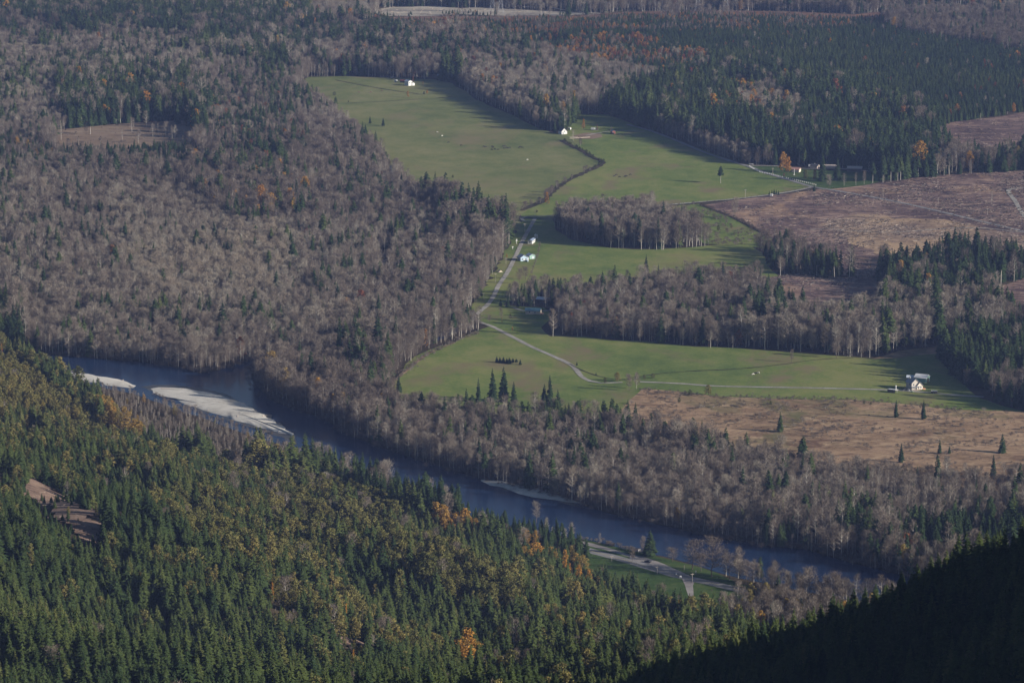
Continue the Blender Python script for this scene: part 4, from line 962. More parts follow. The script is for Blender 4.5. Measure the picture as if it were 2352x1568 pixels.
def tower(u, v, h, label):
    x, y = at(u, v); SPOTS_CLEAR.append((x, y, 9))
    t = tag(empty('power_tower', (x, y, 0), R(8)), label, 'power tower', 'power line towers')
    m = MB(); lv = [(0, 4.2), (9, 3.0), (18, 2.0), (26, 1.3), (h, 1.0)]
    for (z0, a), (z1, b) in zip(lv[:-1], lv[1:]):
        c0 = [(-a, -a), (a, -a), (a, a), (-a, a)]; c1 = [(-b, -b), (b, -b), (b, b), (-b, b)]
        for k in range(4):
            k2 = (k + 1) % 4
            m.tube((*c0[k], z0), (*c1[k], z1), .1, .1, 4); m.tube((*c0[k], z0), (*c1[k2], z1), .06, .06, 4); m.tube((*c0[k2], z0), (*c1[k], z1), .06, .06, 4); m.tube((*c1[k], z1), (*c1[k2], z1), .06, .06, 4)
    m.build('lattice', M['steel'], t)
    for z in (h - 10, h - 3):
        a = MB().tube((-8, 0, z + .8), (8, 0, z + .8), .14, .14, 4).tube((-8, 0, z + .8), (0, 0, z - .8), .12, .12, 4).tube((8, 0, z + .8), (0, 0, z - .8), .12, .12, 4).build('crossarm', M['steel'], t)
        for s in (-7.5, 0, 7.5): MB().tube((s, 0, z + .7), (s, 0, z - 1.6), .13, .13, 5).build('insulator', M['grey'], a)
for q in ((690, 14, 'lattice tower above the upper left conifers, left one of that pair'), (708.5, 15, 'lattice tower above the upper left conifers, right one of that pair'), (1131, 30, 'lattice tower on the pale bare ground, left one of that pair'), (1150, 31, 'lattice tower on the pale bare ground, right one of that pair'),
          (1603, 27, 'slender lattice tower behind the conifer plantation'), (1667.5, 27, 'broad lattice tower behind the conifer plantation'), (2175, 11, 'lattice tower near the top right, left of the pale track'), (2266, 20, 'lattice tower beside the pale track at the top right')):
    tower(q[0], q[1], 40, q[2])

# ------------------------------------------------------------------ cattle
def cow_mesh(name, mat):
    V = [(0, -.95, 1.12), (0, -.35, 1.10), (0, .35, 1.12), (0, .80, 1.18), (0, 1.15, 1.0), (0, 1.45, .62), (0, 1.62, .40),   # rump .. shoulder .. neck .. muzzle, grazing
         (-.24, -.92, .68), (-.24, -1.0, .36), (-.24, -.94, .03), (.24, -.92, .68), (.24, -1.0, .36), (.24, -.94, .03),
         (-.22, .68, .62), (-.22, .70, .34), (-.22, .68, .03), (.22, .68, .62), (.22, .70, .34), (.22, .68, .03), (0, -1.2, 1.05), (0, -1.26, .5), (-.2, 1.3, .86), (.2, 1.3, .86)]
    E = [(0, 1), (1, 2), (2, 3), (3, 4), (4, 5), (5, 6), (0, 7), (7, 8), (8, 9), (0, 10), (10, 11), (11, 12), (3, 13), (13, 14), (14, 15), (3, 16), (16, 17), (17, 18), (0, 19), (19, 20), (4, 21), (4, 22)]
    rad = [.34, .42, .42, .36, .2, .16, .11] + [.17, .09, .07] * 2 + [.13, .085, .07] * 2 + [.05, .05, .05, .05]
    me = bpy.data.meshes.new(name + '_rig'); me.from_pydata(V, E, [])
    o = bpy.data.objects.new(name + '_rig', me); link(o)
    md = o.modifiers.new('skin', 'SKIN'); md.use_smooth_shade = True
    for v, r in zip(me.skin_vertices[0].data, rad): v.radius = (r, r)
    me.skin_vertices[0].data[1].use_root = True
    o.modifiers.new('sub', 'SUBSURF').levels = 1
    dg = bpy.context.evaluated_depsgraph_get(); dg.update()
    out = bpy.data.meshes.new_from_object(o.evaluated_get(dg)); out.name = name
    bpy.data.objects.remove(o); bpy.data.meshes.remove(me)
    out.materials.clear(); out.materials.append(M[mat]); return out
COW = {'black': cow_mesh('cow_black', 'cow'), 'white': cow_mesh('cow_pale', 'cow_white'), 'brown': cow_mesh('cow_brown', 'hide')}
def cow(u, v, c, label, group):
    o = mesh_obj('cow', COW[c], None, (*at(u, v), .22)); o.rotation_euler = (0, 0, random.choice((1.4, -1.5, 1.1, -1.2, 1.8)) + random.random() * .4); o.scale = (.85,) * 3 if c == 'white' else (1.05,) * 3
    tag(o, label, 'cow', group)
Z2 = lambda x, y: ((1200 + x / 1.68) * .5742, y / 1.68 * .5742)
for x, y in ((1236, 990), (1248, 993), (1292, 990), (1298, 997), (1290, 1012), (1312, 1009), (1332, 1012), (1368, 988), (1376, 986), (1372, 1001), (1386, 998), (1398, 1000), (1410, 999), (1472, 997), (1482, 993), (1494, 998)):
    cow(*Z2(x, y), 'black', 'black cow in the loose herd grazing in the middle of the far pasture', 'black cows in the far pasture herd')
for x, y, lab in ((1084, 983, 'black cow apart from the herd, just left of it'), (997, 963, 'black cow alone halfway between herd and left woods')): cow(*Z2(x, y), 'black', lab, None)
for x, y, lab in ((922, 893, 'white cow in the far pasture, upper one of two'), (955, 918, 'white cow in the far pasture, lower one of two'), (1528, 1079, 'white cow alone right below the black herd')): cow(*Z2(x, y), 'white', lab, None)
for x, y in ((2112, 1190), (2125, 1181), (2148, 1195), (2184, 1193), (2192, 1189), (2220, 1180)): cow(*Z2(x, y), 'black', 'black cow grazing left of the lone tall tree', 'black cows left of the lone tree')
for x, y in ((395, 626), (476, 625), (551, 616)): cow(*Z2(x, y), 'brown', 'dark brown cow in the upper left corner of the far pasture', 'brown cows in the upper corner')
cow(1742, 858, 'white', 'white cow in the river pasture, upper one of two', None); cow(1730, 861.5, 'white', 'white cow in the river pasture, lower one of two', None); cow(1736, 860, 'black', 'black cow between two white ones in the river pasture', None)

# ------------------------------------------------------------------ named trees
lone = solo('conifer', 6, 1655, 421, 40, .3, 'lone tall conifer with a bare trunk standing in the pasture', 'lone_conifer', 1.25)
for k, (u, h) in enumerate(((1141, 15), (1148, 14), (1156, 15), (1164, 13), (1170, 15), (1178, 14), (1186, 13), (1195, 13))):
    solo('conifer', k, u, 832.5 + k * .75, h, .12, ['leftmost conifer of the eight in the pasture row', 'second conifer from the left in the pasture row of eight', 'third conifer from the left in the pasture row of eight', 'fourth conifer from the left in the pasture row of eight', 'fifth conifer from the left in the pasture row of eight',
        'sixth conifer from the left in the pasture row of eight', 'seventh conifer from the left in the pasture row of eight', 'rightmost conifer of the eight in the pasture row'][k], 'row_conifer', 2.1, 'row of conifers in the river pasture')
for k, (u, h) in enumerate(((1767, 11), (1773, 13), (1778, 15), (1783, 13), (1788, 11))):
    solo('conifer', k, u, 448, h, .15, 'small conifer in the cluster of five beside the pasture lane', 'young_conifer', 1.1, 'five small conifers by the lane')
for (u, v, h, lab, w, tn) in ((2058, 959, 43, 'left one of two dark conifers standing in the tan meadow', .85, .2), (2121, 963, 46, 'right one of two dark conifers standing in the tan meadow', .95, .12), (1792, 992, 48, 'ragged grey green conifer at the left end of the tan meadow', .9, .55),
    (2302, 1040, 46, 'broad conifer on the right edge of the tan meadow', 1.25, .35), (2158, 1042, 36, 'conifer at the lower edge of the tan meadow, left of the broad one', .9, .25), (2070, 1062, 46, 'dark narrow conifer where the tan meadow meets the bare woods', .8, .1), (2281, 1100, 58, 'tall dark conifer below the broad one', .8, .1), (2180, 1042, 20, 'small conifer between the tan meadow conifers', 1.2, .3),
    (1131, 925, 80, 'tallest dark conifer rising above the bare strip below the pasture', 1.0, .1), (1157, 922, 82, 'dark conifer right next to the tallest one below the pasture', .85, .1), (1099, 936, 70, 'dark conifer left of the tallest one below the pasture', .9, .15), (1263, 940, 80, 'dark conifer with a thin top near the lane end', .75, .1), (1250, 938, 58, 'shorter dark conifer left of the thin topped one', .9, .15), (1180, 925, 50, 'stubby conifer between the tall dark ones below the pasture', 1.0, .2),
    (916, 905, 45, 'conifer at the lower left corner of the river pasture', 1, .2), (1079, 478, 52, 'tall dark conifer pair member at the foot of the far pasture', .9, .1), (1087, 480, 42, 'shorter dark conifer at the foot of the far pasture', .9, .12), (1112, 486, 36, 'conifer right of the dark pair at the foot of the far pasture', 1, .15),
    (1013, 500, 68, 'dark conifer standing tall over the bare trees left of the far pasture foot', .9, .1), (1889, 417, 66, 'dense tall conifer right of the dark roofed house', .9, .2), (1923, 414, 52, 'conifer just right of the dense tall one', 1.1, .2), (1870, 440, 16, 'small dark conifer at the road junction', 1.4, .1),
    (1484, 640, 56, 'dark conifer standing tall at the top of the middle woods', .8, .05), (1512, 645, 40, 'shorter dark conifer right of the tall one in the middle woods', .9, .1), (1528, 512, 36, 'dark conifer at the right end of the pale bare clump', .8, .1), (1325, 839, 9, 'tiny conifer at the bend of the lane', 1.4, .1), (1369, 862, 8, 'tiny conifer above the end of the farm lane', 1.5, .1),
    (1166, 707, 27, 'dark conifer at the shaded bend of the farm lane', 1.2, .1), (1190, 706, 25, 'second dark conifer right of the one at the shaded bend', 1.2, .1), (1150, 703, 17, 'short dark conifer left of the one at the shaded bend', 1.4, .1), (1493, 1277, 62, 'broad dark conifer on the river bank beside the pull-out', 1.5, .35), (880, 290, 20, 'little dark conifer on the left edge of the far pasture', 1.3, .1), (850, 284, 18, 'second little dark conifer on the left edge of the far pasture', 1.3, .1)):
    solo('conifer', random.randrange(5), u, v, h, tn, lab, None, w)
for u, v, h, lab in ((2004.5, 421, 50, 'conifer with a bare lower trunk, first right of the long dark barn'), (2028, 420, 44, 'conifer with a bare lower trunk, second right of the long dark barn'), (2046, 417, 54, 'conifer with a bare lower trunk, third right of the long dark barn'), (2062, 416, 48, 'conifer with a bare lower trunk, fourth right of the long dark barn')): solo('conifer', 6, u, v, h, .3, lab)
for (u, v, h, vr, w, tn, lab) in ((1590, 1308, 68, 5, 1.75, .36, 'big round crowned bare tree on the riverside lawn'), (1635, 1325, 90, 6, 1.4, .38, 'tallest bare tree on the riverside lawn with a forked crown'), (1452.5, 1289, 36, 5, 1.0, .45, 'small bare tree on the strip between highway and pull-out'), (1477, 1268, 38, 5, .9, .6, 'pale bare tree left of the broad riverside conifer'),
    (1378, 1246, 24, 1, 1.0, .65, 'pale bare tree at the upper left end of the pull-out'), (1545, 1290, 34, 5, 1.9, .5, 'pale bushy bare tree at the left end of the lawn'), (1610, 1312, 44, 5, 1.7, .45, 'bare tree between the two biggest lawn trees'), (1675, 1332, 60, 6, 1.7, .42, 'bare tree leaning over the river right of the tallest lawn tree'), (1697, 1338, 52, 5, 1.7, .88, 'rusty tinged bare tree on the right of the lawn'),
    (1730, 1346, 56, 5, 1.8, .5, 'pale bare tree at the right end of the lawn'), (1232, 1200, 50, 5, .9, .72, 'very pale bare tree above the near bank conifers'), (1270, 772, 62, 4, .9, .5, 'bare tree standing forward of the woods above the river pasture'), (1938.5, 427, 30, 3, 1, .4, 'bare tree in front of the long dark barn, left one of three'), (1966, 426, 30, 3, .9, .25, 'bare tree in front of the long dark barn, middle one of three'), (1985, 424, 32, 4, .8, .35, 'bare tree in front of the long dark barn, right one of three'),
    (1904, 433, 32, 5, 1.0, .8, 'white trunked bare tree at the road junction'), (1333, 336, 19, 4, 1.1, .1, 'dark bare tree at the top of the creek'), (1404, 304, 12, 5, 1, .45, 'tiny bare tree behind the red brown hut'), (1818, 832, 30, 5, .8, .5, 'small bare tree in front of the straight wood edge'), (1921, 822, 50, 5, 1.1, .6, 'bare tree bulging forward from the wood edge'),
    (1207, 642, 30, 5, 1.3, .4, 'bare tree by the brown hedge below the green garage'), (1194, 652, 36, 5, 1.1, .45, 'bare tree left of the brown hedge above the shaded bend'), (1124, 741, 18, 5, 1.3, .45, 'small bare tree inside the lane bend, left one'), (1151, 732, 26, 5, 1.0, .5, 'bare tree inside the lane bend beside the yellow one'), (1172, 735, 14, 4, 1.3, .5, 'little bare tree left of the teal roofed shed'), (1445, 898, 40, 5, 1.0, .62, 'pale bare tree where the farm lane ends'), (1462, 893, 38, 4, 1.0, .66, 'paler bare tree where the level lane starts'), (2278, 470, 34, 3, .8, .6, 'bare trunk at the edge of the clearcut island')):
    solo('bare', vr, u, v, h, tn, lab, None, w)
for (u, v, h, vr, w, tn, lab) in ((1340, 297.5, 25, 4, 1.5, .78, 'bright orange tree beside the upper farmstead'), (1371.5, 300.5, 15, 4, 1.0, .97, 'narrow red brown tree beside a white car'), (1798, 395, 46, 1, 1.15, .72, 'large rusty orange tree left of the faded red roof'), (1810, 398, 38, 2, .9, .8, 'deeper orange tree merging with the large rusty one'), (1844.5, 379, 26, 0, 1.0, .70, 'yellow orange tree right of the faded red roof'), (1871, 416, 28, 1, .8, .93, 'brown leaved tree in front of the dark roofed house'),
    (948.7, 188, 13, 0, .9, .98, 'small red tree above the bright white house'), (971.6, 197, 10, 4, 1.0, .75, 'tiny orange tree right of the bright white house'), (937, 224.5, 16, 1, 1.0, .66, 'yellowish bush like tree below the bright white house'), (1256, 470, 30, 4, 1.6, .74, 'orange brown tree on the creek line'), (1164, 592, 9, 0, 1.1, .82, 'tiny orange tree by the lane pole'), (1178, 545, 9, 4, 1.2, .72, 'tiny yellow tree at the wood edge above the lane pole'), (1153, 742, 14, 4, .9, .66, 'yellow tree above the bend of the lane'), (1177, 760, 10, 1, .9, .62, 'tiny yellow tree below the bend of the lane'),
    (375, 240, 36, 1, 1.0, .68, 'yellow tree among the upper left conifers')):
    solo('leafy', vr, u, v, h, tn, lab, None, w)
for (u, v, h, vr, w, tn, lab) in ((1073, 1540, 98, 2, 1.3, .73, 'big glowing orange tree near the bottom of the slope'), (795, 1436, 54, 4, .8, .80, 'narrow orange tree left of the slope centre'), (626, 1382, 48, 4, .8, .82, 'thin orange tree above the dense conifers'), (812, 1542, 54, 4, .7, .78, 'thin orange tree left of the big glowing one'), (1330, 1348, 52, 1, .9, .78, 'orange tree near the highway end of the slope'), (1352, 1356, 50, 2, .8, .76, 'paler orange tree right of another near the highway'), (1298, 1312, 52, 0, .8, .70, 'yellow orange tree above the slope conifers near the highway'),
    (1230, 1262, 46, 1, .9, .62, 'yellow brown tree between the ridge conifers'), (1308, 1334, 44, 4, .9, .8, 'small orange tree left of the orange pair'), (4, 812, 24, 4, 1.0, .85, 'orange tree at the very left edge of the slope top'), (287, 990, 58, 2, 1.2, .57, 'golden tree on the spur above the long gravel bar'), (256, 985, 52, 0, .9, .60, 'narrower golden tree left of another on the spur'), (1755, 1385, 40, 2, 1.2, .60, 'yellowing tree at the right end of the highway')):
    solo('leafy', vr, u, v, h, tn, lab, None, w, None, True)
for k, (u, v, h) in enumerate(((717, 1128, 55), (711, 1124, 44), (724, 1131, 40))):
    x, y, z = slope_point(u, v); s = project(x, y, z)[2]; hh = h / s
    t = tag(empty('dead_snag', (x, y, z)), ['tallest pale dead snag of three against the dark ridge conifers', 'left pale dead snag of three against the dark ridge conifers', 'right pale dead snag of three against the dark ridge conifers'][k], 'dead tree', 'pale snags on the ridge')
    m = MB().tube((0, 0, -1), (0, 0, hh), .3, .05, 6); m.build('trunk', M['slash'], t); m = MB()
    for q in range(26):
        a = random.random() * 6.28; zb = hh * random.uniform(.3, .97); L = (1 - zb / hh) * 2.5 + .4; m.tube((0, 0, zb), (L * math.cos(a), L * math.sin(a), zb - .2), .05, .02, 3)
    m.build('branches', M['slash'], t); SPOTS_CLEAR.append((x, y, 4))
x, y = at(624, 800); t = tag(empty('dead_snag', (x, y, 0)), 'white dead snag standing in the grey woods above the river mouth', 'dead tree'); MB().tube((0, 0, -1), (.3, 0, 13), .45, .12, 6).build('trunk', M['white'], t)

# brush: a few single shrubs one can point to
def shrub(u, v, hpx, tint, label, kind='leafy', wide=1.8, group=None, vr=0):
    return solo(kind, vr, u, v, hpx, tint, label, 'shrub', wide, group)
for q in ((1040, 409, 7, .05, 'dark round bush on the left of the far pasture'), (1233, 489, 7, .05, 'dark bush at the foot of the creek'), (768, 220, 9, .05, 'dark thicket near the left end of the far pasture'), (800, 236, 5, .1, 'small dark thicket below another on the far pasture'), (974, 218, 8, .04, 'dark bush casting a shadow in the far pasture'), (981, 216, 9, .72, 'orange bush beside a dark one in the far pasture'), (1850, 412, 22, .15, 'dark round shrub inside the white fence'), (1800.6, 405, 7, .98, 'small maroon shrub inside the white fence'),
    (1390, 880, 14, .1, 'dark shrub where the farm lane ends'), (1418, 876, 22, .42, 'tall olive shrub where the farm lane ends'), (1445, 874, 14, .2, 'green hedge shrub left of the level lane start'), (1462, 873, 13, .2, 'green hedge shrub at the level lane start'), (1480, 872, 12, .2, 'rounded green shrub above the level lane start'), (1500, 869, 12, .2, 'last green shrub of the hedge above the level lane'), (1627, 907, 24, .38, 'olive shrub just below the level lane'), (1585, 908, 14, .1, 'dark shrub left of the olive one below the level lane'), (1560, 925, 12, .05, 'dark bush in the left end of the tan meadow'), (1770, 930, 10, .1, 'dark bush in the upper tan meadow'), (1985, 928, 9, .08, 'dark shrub below the open sided shed'), (2000, 930, 8, .1, 'low dark shrub below the open sided shed'), (1620, 528, 14, .05, 'dark shrub in the rough pasture'), (1650, 530, 13, .1, 'second dark shrub in the rough pasture'), (1680, 525, 12, .35, 'olive shrub in the rough pasture'), (1585, 490, 7, .08, 'dark low shrub near the top of the rough pasture'), (1610, 500, 6, .1, 'low shrub right of another near the top of the rough pasture')):
    shrub(*q, vr=random.randrange(4))
CREEK = [(1290, 322), (1306, 332), (1334, 345), (1362, 362), (1382, 371), (1379, 379), (1355, 391), (1314, 410), (1276, 434), (1249, 461), (1222, 473), (1198, 484)]
tag(mesh_obj('creek_bed', ribbon_mesh('creek_bed', CREEK, 7.0, M['ditch'], .27, .8)), 'dark overgrown creek ditch winding between the two upper pastures', 'creek', kind='structure')
CP_ = spline([tuple(map(float, gp(u, v))) for u, v in CREEK], 5.0)
for k, p in enumerate(CP_):
    if random.random() < .55: continue
    u, v, s = project(p.x, p.y, 0)
    low = v < 392
    if low: shrub(u + random.uniform(-3, 3), v + random.uniform(-1, 1), random.uniform(5, 9), .04, 'dark low shrub lining the creek between the upper pastures', 'leafy', 1.8, 'dark shrubs along the creek', k % 4)
    else: shrub(u + random.uniform(-3, 3), v + random.uniform(-1, 1), random.uniform(8, 22), .35, 'small bare tree lining the lower creek between the upper pastures', 'bare', 1.5, 'bare trees along the lower creek', 4 + k % 3)
HEDGE = [(1240, 561), (1236, 585), (1228, 608), (1220, 630), (1211, 652)]
for k, p in enumerate(spline([tuple(map(float, gp(u, v))) for u, v in HEDGE], 9.0)):
    u, v, s = project(p.x, p.y, 0); shrub(u, v, random.uniform(4, 8), .5, 'brown shrub in the hedge right of the farm lane homes', 'bare', 2.2, 'brown hedge right of the lane', 4 + k % 3)

# ------------------------------------------------------------------ wild trees
T = plant()
hp = T['h'] * T['s']; vtop = T['v'] - hp
SUNDIR = Vector((.892, -.325, .314)).normalized()
def zone_label(kind, u, v, hill, dark, tint):
    if dark: return 'black conifer silhouette on the crest of the shaded hill at the lower right', 'silhouetted conifers on the shaded crest'
    if hill:
        where = ('on the open middle of the slope below the brown scree patch' if 330 < u < 900 and 1180 < v < 1400 else 'on the slope top above the long gravel bar' if u < 420 and v < 1090 else 'along the ridge that hides the river' if v < 1230 else
                 'in the lower left corner of the slope' if u < 500 and v >= 1300 else 'at the bottom of the slope left of the big orange tree' if u < 1040 and v >= 1400 else 'at the bottom of the slope right of the big orange tree' if v >= 1400 and u < 1500 else 'near the highway end of the slope' if u >= 1040 else 'beside the brown scree patch on the left slope')
    else:
        where = ('on the flat by the highway' if v > 1290 and u < 1900 else 'in the dark woods opposite the highway' if v > 1180 and u > 1600 else 'along the far bank of the river' if v > 1090 and u < 1750 else 'in the bare woods below the tan meadow' if v > 1000 else 'on the brushy flat beside the gravel bars' if u < 700 and v > 870 else 'in the woods by the river bend' if v > 800 and u < 1000 else 'in the shaded wood right of the white roofed farm' if u > 2130 and v > 740 else 'in the strip of woods below the river pasture' if v > 850 else 'in the middle woods above the river pasture' if v > 600 and u > 1150 else 'in the wide grey woods left of the lane' if u < 1200 else 'beside the clearcut')
    nm = {0: 'green conifer', 1: 'bare grey tree', 2: 'orange leaved tree' if tint > .66 else 'golden tree' if tint > .5 else 'olive green leafy tree'}[kind]
    return f'{nm} {where}', f'{nm}s {where}'
rest = np.ones(len(hp), bool)
inframe = (T['u'] > 8) & (T['u'] < 2344) & (vtop > 0) & (vtop < 1540) & (T['v'] < 1640)
# rough sight test: a tree counts as seen where its upper part clears the trees and ground in front
def clear_of_ground(i):
    x, y, z, h = T['x'][i], T['y'][i], T['z'][i], T['h'][i]
    t = np.linspace(.45, .985, 60); zz = CAM_H + (z + h * .8 - CAM_H) * t
    return not (terrain(x * t, y * t) + 7 > zz)[:-3].any()
crest_d = (T['x'] - P0[0]) * CN[0] + (T['y'] - P0[1]) * CN[1]
for kind, kn in enumerate(('conifer', 'bare', 'leafy')):
    cand = np.where((T['kind'] == kind) & inframe & (~T['dark'] | (crest_d > -14)))[0]
    cand = cand[np.argsort(-hp[cand])]; n = 0
    limit = 285 if kind == 0 else 270
    for i in cand:
        if n >= limit: break
        if not T['dark'][i] and not clear_of_ground(i): continue
        lab, grp = zone_label(kind, T['u'][i], T['v'][i], T['hill'][i], T['dark'][i], T['tint'][i])
        tree_thing(kn, (random.choice((0, 1, 2, 3, 4)) if T['hill'][i] else random.randrange(7)) if kind == 0 else random.randrange(7), float(T['x'][i]), float(T['y'][i]), float(T['z'][i]) - .2, float(T['h'][i]), T['tint'][i], random.random() * 6.28, lab, grp, None, random.uniform(.85, 1.15) * ((1.36, 1.1, 1.35)[kind] if T['hill'][i] else 1))
        rest[i] = False; n += 1

def scatter_group(name, coll):
    ng = bpy.data.node_groups.new(name, 'GeometryNodeTree')
    ng.interface.new_socket('Geometry', in_out='INPUT', socket_type='NodeSocketGeometry'); ng.interface.new_socket('Geometry', in_out='OUTPUT', socket_type='NodeSocketGeometry')
    n = ng.nodes; gi = n.new('NodeGroupInput'); go = n.new('NodeGroupOutput')
    ci = n.new('GeometryNodeCollectionInfo'); ci.inputs['Collection'].default_value = coll; ci.inputs['Separate Children'].default_value = True; ci.inputs['Reset Children'].default_value = True
    ip = n.new('GeometryNodeInstanceOnPoints'); ip.inputs['Pick Instance'].default_value = True
    def attr(nm, ty):
        a = n.new('GeometryNodeInputNamedAttribute'); a.data_type = ty; a.inputs['Name'].default_value = nm
        return next(o for o in a.outputs if o.enabled and o.name == 'Attribute')
    ng.links.new(gi.outputs[0], ip.inputs['Points']); ng.links.new(ci.outputs[0], ip.inputs['Instance'])
    ng.links.new(attr('pick', 'INT'), ip.inputs['Instance Index']); ng.links.new(attr('turn', 'FLOAT_VECTOR'), ip.inputs['Rotation']); ng.links.new(attr('size', 'FLOAT_VECTOR'), ip.inputs['Scale'])
    ng.links.new(ip.outputs[0], go.inputs[0])
    return ng
def proto_collection(kind):
    c = bpy.data.collections.new('source_' + kind)
    for k in KIND[kind]: c.objects.link(bpy.data.objects.new('source_' + k, PROTO[k]['full']))
    return c
PC = {k: proto_collection(k) for k in KIND}
def forest(name, kind, X, Y, Z, H, tint, label, cat, wide=1.0, narrow_only=0, pick=None):
    n = len(X); me = bpy.data.meshes.new(name); me.vertices.add(n)
    me.vertices.foreach_set('co', np.stack([X, Y, Z], -1).astype(np.float32).ravel())
    def at_(nm, ty, key, arr): me.attributes.new(nm, ty, 'POINT').data.foreach_set(key, np.ascontiguousarray(arr).ravel())
    at_('pick', 'INT', 'value', (RNG.integers(0, len(KIND[kind]), n) if pick is None else pick).astype(np.int32))
    rot = np.zeros((n, 3), np.float32); rot[:, 2] = RNG.random(n) * 6.283; rot[:, :2] = RNG.normal(0, .03, (n, 2)); at_('turn', 'FLOAT_VECTOR', 'vector', rot)
    s = H / HREF[kind]; w = s * wide * RNG.uniform(.85, 1.18, n)
    at_('size', 'FLOAT_VECTOR', 'vector', np.stack([w, w, s], -1).astype(np.float32))
    at_('tint', 'FLOAT', 'value', tint.astype(np.float32))
    o = link(bpy.data.objects.new(name, me)); md = o.modifiers.new('scatter', 'NODES'); md.node_group = scatter_group(name, PC[kind])
    return tag(o, label, cat, kind='stuff')
for kind, kn, nm, lab in ((0, 'conifer', 'conifer_forest', 'dark green conifer woods massed over slopes and valley floor'), (1, 'bare', 'bare_forest', 'grey brown leafless woods massed over the valley floor'), (2, 'leafy', 'autumn_forest', 'olive and orange leafy trees mixed through the woods')):
    m = rest & (T['kind'] == kind)
    pick = None
    if kind == 0: pick = np.where(T['hill'][m] == 1, RNG.integers(0, 5, m.sum()), RNG.integers(0, 7, m.sum()))
    forest(nm, kn, T['x'][m], T['y'][m], T['z'][m] - .2, T['h'][m], T['tint'][m], lab, 'forest', np.where(T['hill'][m] == 1, (1.36, 1.1, 1.35)[kind], 1.0), pick=pick)

# low brush along banks, in clearings and under the trees
def scatter_uv(poly, g, hmin, hmax, dens, seed):
    rr = np.random.default_rng(seed)
    W3 = np.array([gp(u, v) for u, v in poly]); x0, y0 = W3.min(0); x1, y1 = W3.max(0)
    gx, gy = np.meshgrid(np.arange(x0, x1, g), np.arange(y0, y1, g)); x = gx.ravel() + rr.uniform(-g / 2, g / 2, gx.size); y = gy.ravel() + rr.uniform(-g / 2, g / 2, gx.size)
    cl = fnoise(x, y, 22)
    ok = inside(W3.tolist(), x, y) & (rr.random(x.shape) < np.clip((cl - .5) * 5 + .5, 0, 1) * dens * 1.6)
    for uv, r in ROAD_CLEAR: ok &= ~near_line(x, y, uv, r)
    x, y = x[ok], y[ok]; return x, y, hmin + (hmax - hmin) * rr.random(len(x)) ** 1.6
B = []
for nm, g, a, b, d, tint in (('brushy_pasture', 6, .9, 3.6, .62, .35), ('tan_meadow', 5, .6, 3.0, .5, .42), ('main_clearcut', 6, .4, 1.3, .22, .30), ('upper_clearcut', 7, .4, 1.4, .25, .3), ('hidden_clearcut', 6, .4, 1.4, .3, .3), ('edge_clearcut', 6, .4, 1.4, .3, .3), ('powerline_clearing', 7, .8, 4.0, .45, .75), ('upper_left_clearing', 7, .6, 2.5, .25, .4), ('ridge_meadow', 6, .4, 1.2, .2, .5), ('riverside_lawn', 8, .4, 1.2, .06, .4)):
    x, y, h = scatter_uv(POLY[nm][1], g, a, b, d, len(B)); B.append((x, y, h, np.clip(tint + RNG.normal(0, .2, len(x)), 0, .97)))
FAR_BANK = RIVER[2:35]
for uv, off, w, hh, tn in ((FAR_BANK, 5, 7, 3.5, .28), ([(1612, 472), (1690, 502), (1770, 547), (1775, 560)], 0, 3, 2.0, .12), ([(2040, 805), (2140, 797), (2180, 788)], 0, 6, 2, .5), ([(1500, 474), (1700, 457), (1868, 431)], 2, 2, .9, .6), ([(356, 907), (480, 957), (630, 997)], 2, 3, 1.3, .4), ([(1475, 895), (1640, 910), (1950, 919), (2200, 940)], 0, 7, 1.8, .35), ([(897, 884), (940, 848), (1000, 806), (1090, 766)], 0, 4, 2.0, .6), ([(1349, 1239), (1400, 1252), (1433, 1259), (1475, 1271)], 0, 4, 2.6, .5)):
    P = spline([tuple(map(float, gp(u, v))) for u, v in uv], 2.6)
    n = len(P) * 2; q = np.array([(P[i % len(P)].x, P[i % len(P)].y) for i in range(n)]) + RNG.normal(0, w / 2, (n, 2)) + np.array([0, off])
    B.append((q[:, 0], q[:, 1], hh * RNG.uniform(.35, 1.1, n), np.clip(tn + RNG.normal(0, .12, n), 0, .97)))
bx, by, bh, bt = (np.concatenate([b[k] for b in B]) for k in range(4))
forest('bare_brush', 'bare', bx, by, np.full(len(bx), .05), bh, bt, 'low twiggy brush along banks, hedges and clearings', 'brush', 3.2, pick=RNG.integers(4, 7, len(bx)))

